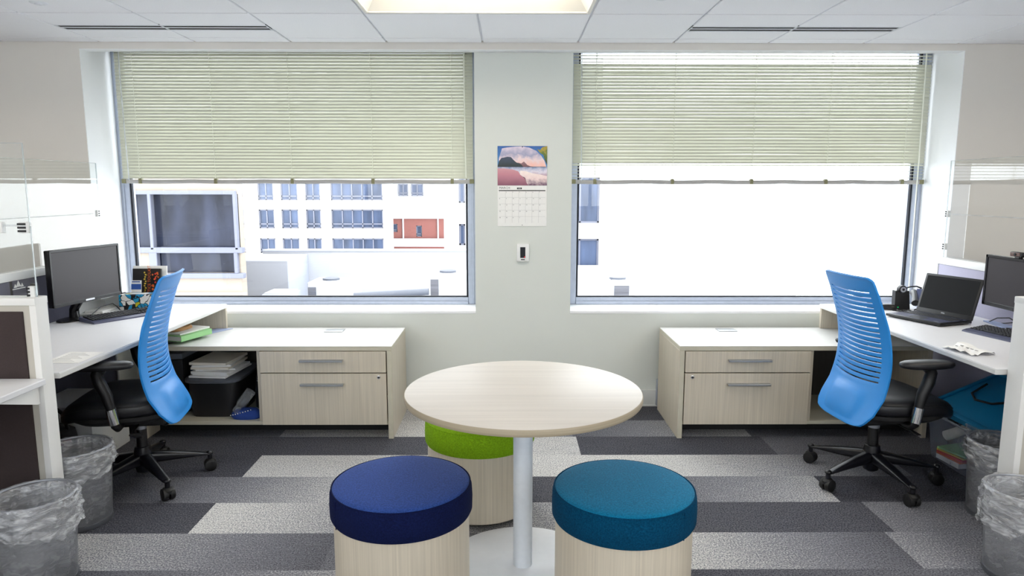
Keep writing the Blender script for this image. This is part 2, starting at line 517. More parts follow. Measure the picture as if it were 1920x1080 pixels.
class MB:
    """collects shapes; build() links them as one mesh object"""

    def __init__(s):
        s.bm = bmesh.new()

    def _merge(s, b, mtx=None):
        if mtx is not None:
            b.transform(mtx)
        me = bpy.data.meshes.new('tmp')
        b.to_mesh(me)
        b.free()
        s.bm.from_mesh(me)
        bpy.data.meshes.remove(me)
        return s

    def box(s, x0, x1, y0, y1, z0, z1, b=0.0, seg=2):
        return s.obox(((x0 + x1) / 2, (y0 + y1) / 2, (z0 + z1) / 2), (abs(x1 - x0), abs(y1 - y0), abs(z1 - z0)), None, b, seg)

    def obox(s, c, d, rot=None, b=0.0, seg=2):
        t = bmesh.new()
        bmesh.ops.create_cube(t, size=1.0)
        t.transform(Matrix.Diagonal((d[0], d[1], d[2], 1)))
        if b:
            b = min(b, min(d) * 0.48)
            bmesh.ops.bevel(t, geom=t.edges[:], offset=b, segments=seg, profile=0.6, affect='EDGES')
        mtx = Matrix.Translation(c)
        if rot is not None:
            mtx = mtx @ rot.to_4x4()
        return s._merge(t, mtx)

    def cyl(s, p0, p1, r0, r1=None, n=24, b=0.0):
        p0, p1 = Vector(p0), Vector(p1)
        r1 = r0 if r1 is None else r1
        d = p1 - p0
        t = bmesh.new()
        bmesh.ops.create_cone(t, cap_ends=True, segments=n, radius1=r0, radius2=r1, depth=d.length)
        if b:
            ed = [e for e in t.edges if any(len(f.verts) > 4 for f in e.link_faces)]
            bmesh.ops.bevel(t, geom=ed, offset=b, segments=2, profile=0.6, affect='EDGES')
        q = d.to_track_quat('Z', 'Y')
        return s._merge(t, Matrix.Translation((p0 + p1) / 2) @ q.to_matrix().to_4x4())

    def tube(s, pts, r, n=8, closed=False):
        pts = [Vector(p) for p in pts]
        rs = r if isinstance(r, (list, tuple)) else [r] * len(pts)
        t = bmesh.new()
        rings = []
        up = None
        L = len(pts)
        for i, p in enumerate(pts):
            a = pts[i - 1] if (i or closed) else p
            c = pts[(i + 1) % L] if (i < L - 1 or closed) else p
            tg = (c - a).normalized()
            if up is None:
                up = Vector((0, 0, 1)) if abs(tg.z) < 0.9 else Vector((0, 1, 0))
            u = (up - tg * up.dot(tg)).normalized()
            v = tg.cross(u)
            up = u
            rings.append([t.verts.new(p + (u * math.cos(2 * PI * k / n) + v * math.sin(2 * PI * k / n)) * rs[i]) for k in range(n)])
        for i in range(L if closed else L - 1):
            A, B = rings[i], rings[(i + 1) % L]
            for k in range(n):
                t.faces.new((A[k], A[(k + 1) % n], B[(k + 1) % n], B[k]))
        if not closed:
            t.faces.new(rings[0][::-1])
            t.faces.new(rings[-1])
        return s._merge(t)

    def lathe(s, prof, c=(0, 0, 0), n=64, hx=1.0, hy=1.0, ex=2.0, cap=True, wob=None):
        """profile [(r, z)] swept around z; outline is a superellipse of exponent ex"""
        t = bmesh.new()
        rings = []
        for j, (r, z) in enumerate(prof):
            ring = []
            for k in range(n):
                a = 2 * PI * k / n
                ca, sa = math.cos(a), math.sin(a)
                q = (abs(ca) ** ex + abs(sa) ** ex) ** (-1 / ex)
                rr, zz = r, z
                if wob:
                    rr, zz = wob(j, a, r, z)
                ring.append(t.verts.new((c[0] + ca * q * rr * hx, c[1] + sa * q * rr * hy, c[2] + zz)))
            rings.append(ring)
        for A, B in zip(rings, rings[1:]):
            for k in range(n):
                t.faces.new((A[k], A[(k + 1) % n], B[(k + 1) % n], B[k]))
        if cap:
            t.faces.new(rings[0][::-1])
            t.faces.new(rings[-1])
        return s._merge(t)

    def sphere(s, c, r, u=16, v=10):
        t = bmesh.new()
        bmesh.ops.create_uvsphere(t, u_segments=u, v_segments=v, radius=1)
        r = (r, r, r) if isinstance(r, (int, float)) else r
        return s._merge(t, Matrix.Translation(c) @ Matrix.Diagonal((*r, 1)))

    def prism(s, pts, d):
        """planar polygon (3-D points) pushed along vector d"""
        d = Vector(d)
        t = bmesh.new()
        a = [t.verts.new(p) for p in pts]
        b = [t.verts.new(Vector(p) + d) for p in pts]
        n = len(a)
        t.faces.new(a[::-1])
        t.faces.new(b)
        for i in range(n):
            t.faces.new((a[i], a[(i + 1) % n], b[(i + 1) % n], b[i]))
        bmesh.ops.recalc_face_normals(t, faces=t.faces)
        return s._merge(t)

    def poly(s, pts):
        s.bm.faces.new([s.bm.verts.new(p) for p in pts])
        return s

    def grid(s, f, nu, nv, skip=None):
        t = bmesh.new()
        V = [[t.verts.new(f(i / nu, j / nv)) for i in range(nu + 1)] for j in range(nv + 1)]
        for j in range(nv):
            for i in range(nu):
                if skip and skip(i, j):
                    continue
                t.faces.new((V[j][i], V[j][i + 1], V[j + 1][i + 1], V[j + 1][i]))
        bmesh.ops.delete(t, geom=[v for v in t.verts if not v.link_faces], context='VERTS')
        return s._merge(t)

    def text(s, txt, size, mtx, depth=0.0004, align='LEFT'):
        cu = bpy.data.curves.new('tmp_text', 'FONT')
        cu.body = txt
        cu.size = size
        cu.extrude = depth
        cu.resolution_u = 2
        cu.align_x = align
        o = bpy.data.objects.new('tmp_text', cu)
        COL.objects.link(o)
        dg = bpy.context.evaluated_depsgraph_get()
        me = bpy.data.meshes.new_from_object(o.evaluated_get(dg))
        bpy.data.objects.remove(o)
        bpy.data.curves.remove(cu)
        me.transform(mtx)
        s.bm.from_mesh(me)
        bpy.data.meshes.remove(me)
        return s

    def build(s, name, mat, parent=None, sharp=35.0, loc=None):
        me = bpy.data.meshes.new(name)
        if parent is not None:
            off = woff(parent)
        elif loc is not None:
            off = Vector(loc)
        else:
            xs = [v.co for v in s.bm.verts]
            off = Vector(((min(v.x for v in xs) + max(v.x for v in xs)) / 2,
                          (min(v.y for v in xs) + max(v.y for v in xs)) / 2, min(v.z for v in xs)))
        if off.length:
            s.bm.transform(Matrix.Translation(-off))
        s.bm.to_mesh(me)
        s.bm.free()
        me.polygons.foreach_set('use_smooth', [True] * len(me.polygons))
        me.set_sharp_from_angle(angle=math.radians(sharp))
        me.materials.append(mat)
        o = bpy.data.objects.new(name, me)
        COL.objects.link(o)
        if parent is not None:
            o.parent = parent
        else:
            o.location = off
        return o


def tag(o, label=None, cat=None, group=None, kind=None):
    if label:
        o['label'] = label
    if cat:
        o['category'] = cat
    if group:
        o['group'] = group
    if kind:
        o['kind'] = kind
    return o


def thing(name, label, cat, loc=(0, 0, 0), rz=0.0, group=None, local=False):
    o = bpy.data.objects.new(name, None)
    o.empty_display_size = 0.1
    COL.objects.link(o)
    o.location = loc
    o.rotation_euler = (0, 0, rz)
    if local:
        LOCAL.add(o.name)
    return tag(o, label, cat, group)


def struct(name, mb, mat, parent=None):
    o = mb.build(name, mat, parent)
    if parent is None:
        o['kind'] = 'structure'
    return o


RZ = lambda a: Matrix.Rotation(a, 3, 'Z')
RX = lambda a: Matrix.Rotation(a, 3, 'X')
RY = lambda a: Matrix.Rotation(a, 3, 'Y')

# =================================================================== SETTING
CEIL = 2.43
XL, XR = -5.2, 5.3
YB, YW = -2.4, 4.69
YF = 4.61                       # face of the grey wall flanks and of the header
WX0, WX1 = -2.735, 2.945         # the window recess
PX0, PX1 = -0.219, 0.429         # the pillar
SILL = 0.677
HEAD = 2.388

# floor: carpet planks, each with a tone at either end
rows = {
    2.28: [(-1.9, -0.6, .1, .6), (-0.6, 0.6, .5, .3), (0.6, 1.9, .1, .3), (1.9, 3.1, .3, .1)],
    2.58: [(-2.0, -0.75, .78, .22), (-0.75, 0.55, .3, .6), (0.55, 1.67, .88, .2), (1.67, 2.9, .5, .1)],
    2.88: [(-2.65, -1.41, .1, .12), (-1.41, -0.2, .85, .35), (-0.2, 0.5, .62, .55), (0.5, 1.72, .16, .12), (1.72, 2.9, .4, .3)],
    3.18: [(-2.2, -0.6, .05, .8), (-0.6, 0.05, .8, .6), (0.05, 1.62, .08, .66), (1.62, 2.85, .06, .1)],
    3.485: [(-2.65, -1.4, .12, .1), (-1.4, -0.2, .82, .7), (-0.2, 0.99, .75, .88), (0.99, 2.15, .85, .25)],
    3.785: [(-2.7, -1.5, .25, .12), (-1.5, -0.45, .1, .16), (-0.45, 0.42, .72, .75), (0.42, 1.55, .1, .14), (1.55, 2.8, .3, .25)],
    4.08: [(-1.4, -0.3, .6, .82), (-0.3, 0.4, .5, .4), (0.4, 1.5, .2, .7), (1.5, 2.8, .3, .2)],
    4.38: [(-1.4, -0.25, .6, .75), (-0.25, 0.35, .4, .4), (0.35, 1.5, .12, .1), (1.5, 2.8, .2, .3)],
}
fm = bpy.data.meshes.new('floor')
fb = bmesh.new()
lay = fb.loops.layers.float_color.new('tone')


def plank(x0, x1, y0, y1, a, b_):
    vs_ = [fb.verts.new(p) for p in ((x0, y0, 0), (x1, y0, 0), (x1, y1, 0), (x0, y1, 0))]
    f = fb.faces.new(vs_)
    for lp in f.loops:
        t_ = a if abs(lp.vert.co.x - x0) < 1e-6 else b_
        lp[lay] = (t_, t_, t_, 1)


rr = random.Random(5)
ys = sorted(rows)
allr = [(ys[i], ys[i + 1] if i + 1 < len(ys) else YW + 0.1) for i in range(len(ys))]
y = 2.28
while y > YB:
    allr.append((y - 0.3, y))
    y -= 0.3
for (y0, y1) in allr:
    pl = list(rows.get(y0, []))
    if not pl:
        x = -0.9 + rr.uniform(0, 0.8)
        pl = [(x, x + 1.2, rr.random(), rr.random())]
    while pl[0][0] > XL:
        x = pl[0][0]
        v = rr.uniform(0.05, 0.8)
        pl.insert(0, (x - 1.2, x, v, max(0, v - rr.uniform(-.3, .3))))
    while pl[-1][1] < XR:
        x = pl[-1][1]
        v = rr.uniform(0.05, 0.8)
        pl.append((x, x + 1.2, v, max(0, v - rr.uniform(-.3, .3))))
    for (x0, x1, a, b_) in pl:
        plank(max(XL, x0), min(XR, x1), y0, y1, a, b_)
fb.to_mesh(fm)
fb.free()
fm.materials.append(M['carpet'])
floor = bpy.data.objects.new('floor', fm)
COL.objects.link(floor)
floor['kind'] = 'structure'

# ceiling: T-bar plane with lay-in tiles; gaps for the slot diffusers and the troffers
TX0, TY1, T = -2.6005, 3.8707, 0.61
lights = [(3, 0), (-2, -1), (8, -1), (-1, -4), (7, -4), (3, -7), (-1, -7), (7, -7)]     # column, row (2 tiles wide, 1 deep)


def is_light(i, j):
    return any(j == lj - 1 and li <= i <= li + 1 for li, lj in lights)


cm = MB()
cols = range(-5, 13)
for i in cols:
    x0, x1 = TX0 + T * i + .006, TX0 + T * (i + 1) - .006
    if x1 < XL or x0 > XR:
        continue
    x0, x1 = max(x0, XL), min(x1, XR)
    for j in range(-13, 3):
        y0, y1 = TY1 + T * j + .006, TY1 + T * (j + 1) - .006
        if y0 < YB:
            continue
        if is_light(i, j):
            continue
        if j == 2 or y0 > YF:
            continue
        y1 = min(y1, YF - .004)
        if y1 - y0 < 0.02:
            continue
        if j == 0 and i in (0, 1, 6, 7):
            cm.box(x0, x1, y0, 4.150, CEIL, CEIL + .012, .003, 1)
            cm.box(x0, x1, 4.277, y1, CEIL, CEIL + .012, .003, 1)
        else:
            cm.box(x0, x1, y0, y1, CEIL, CEIL + .012, .003, 1)
ceil = struct('ceiling', cm, M['tile'])
gm = MB()
gm.box(XL, XR, YB, YF + .4, CEIL + .14, CEIL + .2)
for i in cols:
    x = TX0 + T * i
    if XL < x < XR:
        segs = [(YB, YF - .003)]
        gm_y = []
        for (li, lj) in lights:
            if i == li + 1:
                gm_y.append((TY1 + T * (lj - 1), TY1 + T * lj))
        cuts = sorted(gm_y)
        a = YB
        for (c0, c1) in cuts:
            gm.box(x - .0115, x + .0115, a, c0, CEIL + .0108, CEIL + .03)
            a = c1
        gm.box(x - .0115, x + .0115, a, 4.148, CEIL + .0108, CEIL + .03)
        gm.box(x - .0115, x + .0115, 4.279, YF - .003, CEIL + .0108, CEIL + .03)
        if i not in (1, 7):
            gm.box(x - .0115, x + .0115, 4.148, 4.279, CEIL + .0108, CEIL + .03)
for j in range(-13, 2):
    yy = TY1 + T * j
    if yy > YB:
        gm.box(XL, XR, yy - .0115, yy + .0115, CEIL + .0112, CEIL + .031)
struct('ceiling_grid', gm, M['tbar'], ceil)

# troffers: the first is seen, the rest are added to brighten the room
for n, (li, lj) in enumerate(lights):
    x0, x1 = TX0 + T * li, TX0 + T * (li + 2)
    y0, y1 = TY1 + T * (lj - 1), TY1 + T * lj
    vis = n == 0
    tr = thing('ceiling_light', 'cream recessed ceiling light above the round table, nearest the windows' if vis else
               'unseen recessed ceiling light added out of view to brighten the room', 'ceiling light',
               ((x0 + x1) / 2, (y0 + y1) / 2, CEIL), group=None if vis else 'added ceiling lights out of view')
    f = MB()
    for (a, b_, c, d) in ((x0 + .008, x0 + .03, y0 + .008, y1 - .008), (x1 - .03, x1 - .008, y0 + .008, y1 - .008),
                          (x0 + .03, x1 - .03, y0 + .008, y0 + .03), (x0 + .03, x1 - .03, y1 - .03, y1 - .008)):
        f.box(a, b_, c, d, CEIL - .002, CEIL + .02, .003, 1)
    f.build('frame', M['troffer'], tr)
    h = MB()
    z1 = CEIL + .1
    A = [(x0 + .03, y0 + .03), (x1 - .03, y0 + .03), (x1 - .03, y1 - .03), (x0 + .03, y1 - .03)]
    B = [(x0 + .11, y0 + .14), (x1 - .11, y0 + .14), (x1 - .11, y1 - .14), (x0 + .11, y1 - .14)]
    for k in range(4):
        k2 = (k + 1) % 4
        h.poly([(*A[k], CEIL + .005), (*A[k2], CEIL + .005), (*B[k2], z1), (*B[k], z1)])
    h.build('reflector', M['troffer'], tr)
    MB().box(x0 + .1, x1 - .1, y0 + .13, y1 - .13, z1 - .004, z1 + .012).build('diffuser', M['lamp'], tr)

# slot air diffusers
for (x0, lab) in ((TX0, 'black twin-slot air diffuser in the ceiling over the left window'),
                  (TX0 + 6 * T, 'black twin-slot air diffuser in the ceiling over the right window')):
    x0 += .004
    x1 = x0 + 2 * T - .008
    d = thing('air_diffuser', lab, 'air vent', ((x0 + x1) / 2, 4.213, CEIL), group='linear slot air diffusers')
    f = MB()
    for ya, yb in ((4.152, 4.160), (4.206, 4.218), (4.266, 4.275)):
        f.box(x0, x1, ya, yb, CEIL - .0012, CEIL + .0035, .0008, 1)
    for xa in (x0, x1 - .006):
        f.box(xa, xa + .006, 4.152, 4.275, CEIL - .001, CEIL + .0035, .0008, 1)
    f.box((x0 + x1) / 2 - .004, (x0 + x1) / 2 + .004, 4.16, 4.266, CEIL - .001, CEIL + .0035)
    f.build('frame', M['tbar'], d)
    MB().box(x0 + .005, x1 - .005, 4.156, 4.212, CEIL + .003, CEIL + .06).build('slot', M['void'], d)
    MB().box(x0 + .005, x1 - .005, 4.213, 4.270, CEIL + .003, CEIL + .06).build('slot', M['void'], d)

# ceiling roundels (sprinkler covers)
for (x, y, lab) in ((-2.36, 3.67, 'white round sprinkler cover in the ceiling at far left'),
                    (0.755, 3.55, 'white round sprinkler cover in the ceiling right of the light')):
    s_ = thing('sprinkler', lab, 'sprinkler', (x, y, CEIL), group='ceiling sprinkler covers')
    MB().lathe([(.001, -.004), (.036, -.004), (.042, 0), (.042, .002)], (x, y, CEIL)).build('cover_plate', M['tbar'], s_)
    MB().lathe([(.001, -.010), (.016, -.010), (.018, -.003)], (x, y, CEIL), n=24).build('sprinkler_head', M['tbar'], s_)

# walls
lw = MB()
lw.box(WX0, WX1, YW, 5.12, -.02, SILL - .02)
lw.box(PX0, PX1, YW, 5.12, SILL - .02, 2.55)
struct('wall_back', lw, M['paint'])
fl = MB()
fl.box(XL, WX0, YF, 5.12, -.02, CEIL + .12)
fl.box(WX1, XR, YF, 5.12, -.02, CEIL + .12)
fl.box(WX0, WX1, YF, YW - .001, HEAD, CEIL + .12)
struct('wall_back_flanks', fl, M['paint_warm'])
jm = MB()
jm.box(WX0, WX0 + .004, YF + .002, 4.98, SILL, 2.5)
jm.box(WX1 - .004, WX1, YF + .002, 4.98, SILL, 2.5)
jm.box(WX0, WX1, YF + .002, YW - .002, HEAD - .003, HEAD + .001)
jm.box(WX0, PX0, YW, 5.12, 2.5, 2.55)
jm.box(PX1, WX1, YW, 5.12, 2.5, 2.55)
struct('trim_1', jm, M['reveal'])
for n, (a, b_) in enumerate(((WX0, PX0), (PX1, WX1))):
    struct('trim_%d' % (n + 2), MB().box(a, b_, YW - .004, 5.0, SILL - .02, SILL, .004), M['sill'])
struct('wall_left', MB().box(XL - .1, XL, YB, 5.12, -.02, CEIL + .2), M['paint_warm'])
struct('wall_right', MB().box(XR, XR + .1, YB, 5.12, -.02, CEIL + .2), M['paint_warm'])
wf = MB()
wf.box(XL, XR, YB - .2, YB, -.02, 1.15)
wf.box(XL, XR, YB - .2, YB, 2.33, CEIL + .2)
for (xa, xb) in ((XL, XL + .35), (-.2, .3), (XR - .35, XR)):
    wf.box(xa, xb, YB - .2, YB, 1.15, 2.33)
struct('wall_front', wf, M['paint_warm'])
for n, (xa, xb) in enumerate(((XL + .35, -.2), (.3, XR - .35))):  # rear windows, added behind the camera to light the walls facing it
    fr = MB()
    k = 4
    for q in range(k + 1):
        x = xa + (xb - xa - .05) * q / k
        fr.box(x, x + .05, YB - .15, YB - .09, 1.15, 2.33)
    fr.box(xa, xb, YB - .15, YB - .09, 1.15, 1.2)
    fr.box(xa, xb, YB - .15, YB - .09, 2.28, 2.33)
    wo = struct('window_%d' % (n + 3), fr, M['alu'])
    MB().poly([(xb, YB - .12, 1.17), (xa, YB - .12, 1.17), (xa, YB - .12, 2.3), (xb, YB - .12, 2.3)]).build('glass_pane', M['pane'], wo)
bb = MB()
bb.box(WX0 + .02, WX1 - .02, YW - .012, YW, 0, .117, .004)
bb.box(WX0 + .02, WX1 - .02, YW - .02, YW - .012, 0, .012, .003)
struct('baseboard_back', bb, M['base_trim'])

# windows
for n, (a, b_) in enumerate(((WX0, PX0), (PX1, WX1))):
    fr = MB()
    y0, y1 = 4.96, 5.04
    for (xa, xb, za, zb) in ((a, a + .065, SILL, 2.5), (b_ - .065, b_, SILL, 2.5), (a + .065, b_ - .065, SILL, SILL + .052), (a + .065, b_ - .065, 2.44, 2.5)):
        fr.box(xa, xb, y0, y1, za, zb, .004, 1)
    fr.box(a + .065, b_ - .065, y0 - .012, y0, SILL, SILL + .024, .003, 1)
    for (xa, xb) in ((a + .02, a + .03), (b_ - .03, b_ - .02)):
        fr.box(xa, xb, y0 - .008, y0, SILL, 2.5, .002, 1)
    wd = struct('window_%d' % (n + 1), fr, M['alu'])
    g = MB()
    for (xa, xb, za, zb) in ((a + .065, a + .078, SILL + .052, 2.44), (b_ - .078, b_ - .065, SILL + .052, 2.44), (a + .078, b_ - .078, SILL + .052, SILL + .06)):
        g.box(xa, xb, y0 + .006, y0 + .03, za, zb)
    g.build('gasket', M['gasket'], wd)
    MB().poly([(a + .07, 5.0, SILL + .05), (b_ - .07, 5.0, SILL + .05), (b_ - .07, 5.0, 2.45), (a + .07, 5.0, 2.45)]).build('glass_pane', M['pane'], wd)

# venetian blinds
def blind(x0, x1, cords, lab, open_top, open_bot, wand_x):
    yb = 4.92
    bl = thing('venetian_blind', lab, 'window blind', ((x0 + x1) / 2, yb, 1.54))
    bl['group'] = 'window blinds'
    MB().box(x0, x1, yb - .02, yb + .02, 2.455, 2.495, .004).build('headrail', M['rail'], bl)
    z0, pitch, n = 1.585, .0217, 40
    sm = MB()
    for k in range(n):
        z = z0 + k * pitch
        tilt = TILT
        if k < open_bot:
            tilt = math.radians(8) if k < open_bot - 1 else math.radians(30)
        if k >= n - open_top:
            tilt = math.radians(-11) if k > n - open_top else math.radians(20)
        ca, sa = math.cos(tilt), math.sin(tilt)
        sag = rr.uniform(-.0006, .0006)

        def f(u, v, z=z, ca=ca, sa=sa, sag=sag):
            t_ = (v - .5) * .0255
            hgt = .0024 * (1 - (2 * v - 1) ** 2)
            # inner (room) edge is v = 0
            return Vector((x0 + .006 + (x1 - x0 - .012) * u, yb + t_ * ca - hgt * sa, z + t_ * sa + hgt * ca + sag * math.sin(u * 9)))
        sm.grid(f, 8, 5)
    sm.build('slats', M['slat'], bl, sharp=80)
    MB().grid(lambda u, v: Vector((x0 + (x1 - x0) * u, yb + .013 * math.cos(2 * PI * v), 1.556 + .015 * math.sin(2 * PI * v) - .004 * abs(math.sin(u * PI * 5)))), 60, 10).build('bottom_rail', M['rail'], bl)
    for cx in cords:
        c = MB()
        for yy in (yb - .0145, yb + .0145):
            c.cyl((cx, yy, 1.56), (cx, yy, 2.46), .0011, n=6)
        c.cyl((cx, yb, 1.56), (cx, yb, 2.46), .0012, n=6)
        for k in range(n):
            c.box(cx - .0016, cx + .0016, yb - .015, yb + .015, z0 + k * pitch - .004, z0 + k * pitch - .003)
        c.build('ladder_cord', M['cord'], bl)
        MB().box(cx - .011, cx + .011, yb - .017, yb + .017, 1.539, 1.575, .003).build('rail_clip', M['clip_olive'], bl)
    for xa in (x0, x1 - .03):
        MB().box(xa, xa + .03, yb - .015, yb + .015, 1.541, 1.572, .003).build('rail_end_cap', M['clip_olive'], bl)
    for wx, zz, nm, mt in wand_x:
        MB().tube([(wx, yb - .03, 2.46), (wx + .004, yb - .032, 2.0), (wx + .01, yb - .03, zz)], .0042, 8).build(nm, mt, bl)
    return bl


TILT = math.radians(62.5)
blind(-2.693, -0.236, (-2.563, -2.038, -1.505, -0.941, -0.388),
      'cream venetian blind half lowered over the left window, slats shut', 0, 0,
      ((-2.64, 1.56, 'tilt_wand', M['wand']), (-0.30, 1.58, 'lift_cord', M['cord'])))
blind(0.447, 2.925, (0.611, 1.156, 1.712, 2.235, 2.773),
      'cream venetian blind over the right window, lowest and topmost slats open', 4, 5,
      ((0.505, 1.56, 'tilt_wand', M['wand']), (2.86, 0.75, 'lift_cord', M['cord'])))


# =================================================================== OUTSIDE
def facade(mat, x0, x1, z0, z1, Y, holes, depth, thick, parent, name='wall', skl=0.0, skr=0.0):
    """front wall in the plane y=Y with rectangular window openings, and the mass behind it"""
    xs = sorted({x0, x1, *[h[0] for h in holes], *[h[1] for h in holes]})
    zs = sorted({z0, z1, *[h[2] for h in holes], *[h[3] for h in holes]})
    xs = [v for v in xs if x0 <= v <= x1]
    zs = [v for v in zs if z0 <= v <= z1]
    b = MB()
    for i in range(len(xs) - 1):
        for j in range(len(zs) - 1):
            cx, cz = (xs[i] + xs[i + 1]) / 2, (zs[j] + zs[j + 1]) / 2
            if any(h[0] < cx < h[1] and h[2] < cz < h[3] for h in holes):
                continue
            b.box(xs[i], xs[i + 1], Y, Y + thick, zs[j], zs[j + 1])
    b.prism([(x0, Y + thick, z0), (x1, Y + thick, z0), (x1 + skr, Y + depth, z0), (x0 + skl, Y + depth, z0)], (0, 0, z1 - z0))
    return b.build(name, mat, parent)


def ext_window(x0, x1, z0, z1, Y, nx, parent, fw, glass, rail=True, rec=.15):
    f = MB()
    y0, y1 = Y + rec - .06, Y + rec
    f.box(x0, x1, y0, y1, z0, z0 + fw)
    f.box(x0, x1, y0, y1, z1 - fw, z1)
    for k in range(nx + 1):
        x = x0 + (x1 - x0 - fw) * k / nx
        f.box(x, x + fw, y0, y1, z0, z1)
    if rail:
        zr = z0 + (z1 - z0) * .2
        f.box(x0, x1, y0, y1, zr, zr + fw)
    fo = f.build('window', M['e_frame'], parent)
    MB().box(x0, x1, y1 - .01, y1 + .02, z0, z1).build('pane', glass, fo)


# near stone building on the left
Y = 15.0
A = thing('stone_building', 'cream stone building with a big dark bay window, left in the left window', 'building', (-8.5, Y, -9))
holes = [(-8.6, -5.83, .24, 1.40), (-7.66, -5.85, -.31, .14)]
facade(M['e_stone'], -12.0, -5.79, -9, 1.75, Y, holes, 7, .3, A, skl=-3, skr=-3)
f = MB()
for (xa, xb, za, zb) in ((-8.6, -5.80, 1.38, 1.46), (-8.7, -5.70, .13, .25), (-8.6, -5.70, -.42, -.31), (-5.86, -5.79, .2, 1.4), (-7.67, -7.60, .2, 1.4), (-5.90, -5.82, -.31, .14), (-7.72, -7.55, -.31, .14)):
    f.box(xa, xb, Y - .1, Y + .05, za, zb, .01, 1)
bay = f.build('window', M['e_frame'], A)
g_ = MB()
g_.box(-8.6, -5.83, Y + .12, Y + .16, .24, 1.40)
g_.box(-7.66, -5.85, Y + .12, Y + .16, -.31, .14)
g_.build('pane', M['e_glass_refl'], bay)
MB().box(-12, -5.7, Y - .06, Y + .02, -.78, -.74).build('string_course', M['e_parapet'], A)

# white office block
Y = 45.0
B = thing('white_office_block', 'white office block with rows of paired windows, seen through the left window', 'building', (-17, Y, -14))
cols_ = [(-18.6, -17.0, 2), (-16.05, -15.06, 2), (-14.58, -13.51, 2), (-13.0, -12.06, 2), (-11.37, -8.05, 5)]
zr_ = [(-2.64, -1.69), (-1.04, .17), (.76, 1.9), (2.5, 3.6), (4.2, 5.3), (5.9, 7.0), (7.6, 8.7)]
holes = [(c[0], c[1], z[0], z[1]) for c in cols_ for z in zr_]
facade(M['e_white'], -24, -7.45, -14, 10.5, Y, holes, 14, .35, B, skl=-3, skr=-3)
for c in cols_:
    for z in zr_[:5]:
        ext_window(c[0], c[1], z[0], z[1], Y, c[2], B, .07, M['e_glass_refl2'])
lt = MB()
for c in cols_:
    for z in zr_[:5]:
        lt.box(c[0] - .1, c[1] + .1, Y - .12, Y, z[1] + .22, z[1] + .34)
lt.build('lintel', M['e_white2'], B)

# red brick building
Y = 60.0
Cb = thing('brick_building', 'red brick building, its white upper wall raised to block bright sky, far beyond the roof', 'building', (-8, Y, -14))
holes = [(-10.1, -9.5, -2.2, -1.5), (-7.9, -7.4, -2.6, -1.65)]
facade(M['e_brick'], -13, -3.5, -14, -1.05, Y, holes, 10, .3, Cb)
for h in holes:
    ext_window(*h, Y, 1, Cb, .08, M['e_glass_refl2'])
up_ = MB()
up_.box(-13, -3.5, Y - .15, Y + 10, -1.05, 15.0)  # raised far above the brick to block bright sky behind the blinds
up_.build('upper_wall', M['e_white2'], Cb)
for (xa, xb) in ((-9.3, -8.5), (-8.2, -7.2)):
    ext_window(xa, xb, .9, 1.9, Y - .4, 2, Cb, .07, M['e_glass_refl2'])
MB().box(-13, -3.5, Y - .2, Y, -3.45, -2.75).build('band', M['e_white2'], Cb)
for xx in (-9.0, -6.0):
    MB().box(xx - .06, xx + .06, Y - .12, Y, -3.0, -1.05).build('downpipe', M['e_white2'], Cb)

# white rendered building behind the pillar
Y = 30.0
D = thing('white_rendered_building', 'white rendered building with tall windows, right edge shown in the right window', 'building', (0.6, Y, -12))
holes = []
for z in ((.9, 2.2), (-.92, 0.0), (2.9, 4.2)):
    holes += [(-2.1, -1.83, z[0], z[1])]
for z in ((.05, 2.0), (-2.44, -.64), (2.7, 4.4)):
    holes += [(2.3, 3.95, z[0], z[1])]
facade(M['e_white'], -2.75, 4.0, -12, 7.0, Y, holes, 12, .3, D, skl=0, skr=0)
for h in holes:
    ext_window(*h, Y, 1 if h[0] < 0 else 2, D, .07, M['e_glass_refl2'], rail=False)

# roof in front, its parapet and plant
rf = thing('flat_roof', 'pale flat roof with a parapet wall outside the windows', 'roof', (-1, 20, -9))
MB().box(-5.75, 9, 9, 30, -9, -1.78).build('roof_deck', M['e_roof'], rf)
MB().box(-7.6, -1.2, 21.5, 22, -1.78, -.42).build('parapet', M['e_white2'], rf)
MB().box(-7.6, -6.2, 19.5, 21.5, -1.78, -.50, .02, 1).build('stair_bulkhead', M['e_parapet'], rf)
MB().box(-7.6, -1.2, 21.46, 22.04, -.42, -.385).build('coping', M['e_parapet'], rf)
for (x0, x1, y0, y1, z1, lab) in ((-5.1, -3.95, 17.5, 18.6, -.86, 'white roof unit with louvred side, left of the roof pipe'),
                                  (-1.98, -.95, 17.5, 18.6, -.66, 'white roof unit with louvred side, right of the roof pipe'),
                                  (2.7, 3.25, 17.5, 18.4, -.82, 'small white roof unit seen low in the right window')):
    u = thing('roof_unit', lab, 'roof unit', ((x0 + x1) / 2, (y0 + y1) / 2, -1.78), group='roof plant units')
    MB().box(x0, x1, y0, y1, -1.78, z1, .02, 1).build('housing', M['e_unit'], u)
    lx = x0 - .012 if x0 < 0 else x0 - .012
    MB().box(x0 + .02, x0 + (.22 if x0 < 0 else .4), y0 - .02, y0, -1.7, z1 - .12).build('louver', M['e_louver'], u)
    MB().cyl(((x0 + x1) / 2 - .1, (y0 + y1) / 2, z1), ((x0 + x1) / 2 - .1, (y0 + y1) / 2, z1 + .05), .22, n=20).build('fan_cowl', M['e_pipe'], u)
pp = thing('roof_pipe', 'grey insulated pipe lying across the pale roof', 'pipe', (-3, 17, -1.78))
MB().cyl((-3.85, 17.2, -1.16), (-1.98, 17.2, -1.05), .085, n=16).build('duct', M['e_pipe'], pp)
for xx in (-3.6, -2.9, -2.2):
    MB().box(xx - .03, xx + .03, 17.14, 17.26, -1.78, -1.16).build('pipe_support', M['e_pipe'], pp)
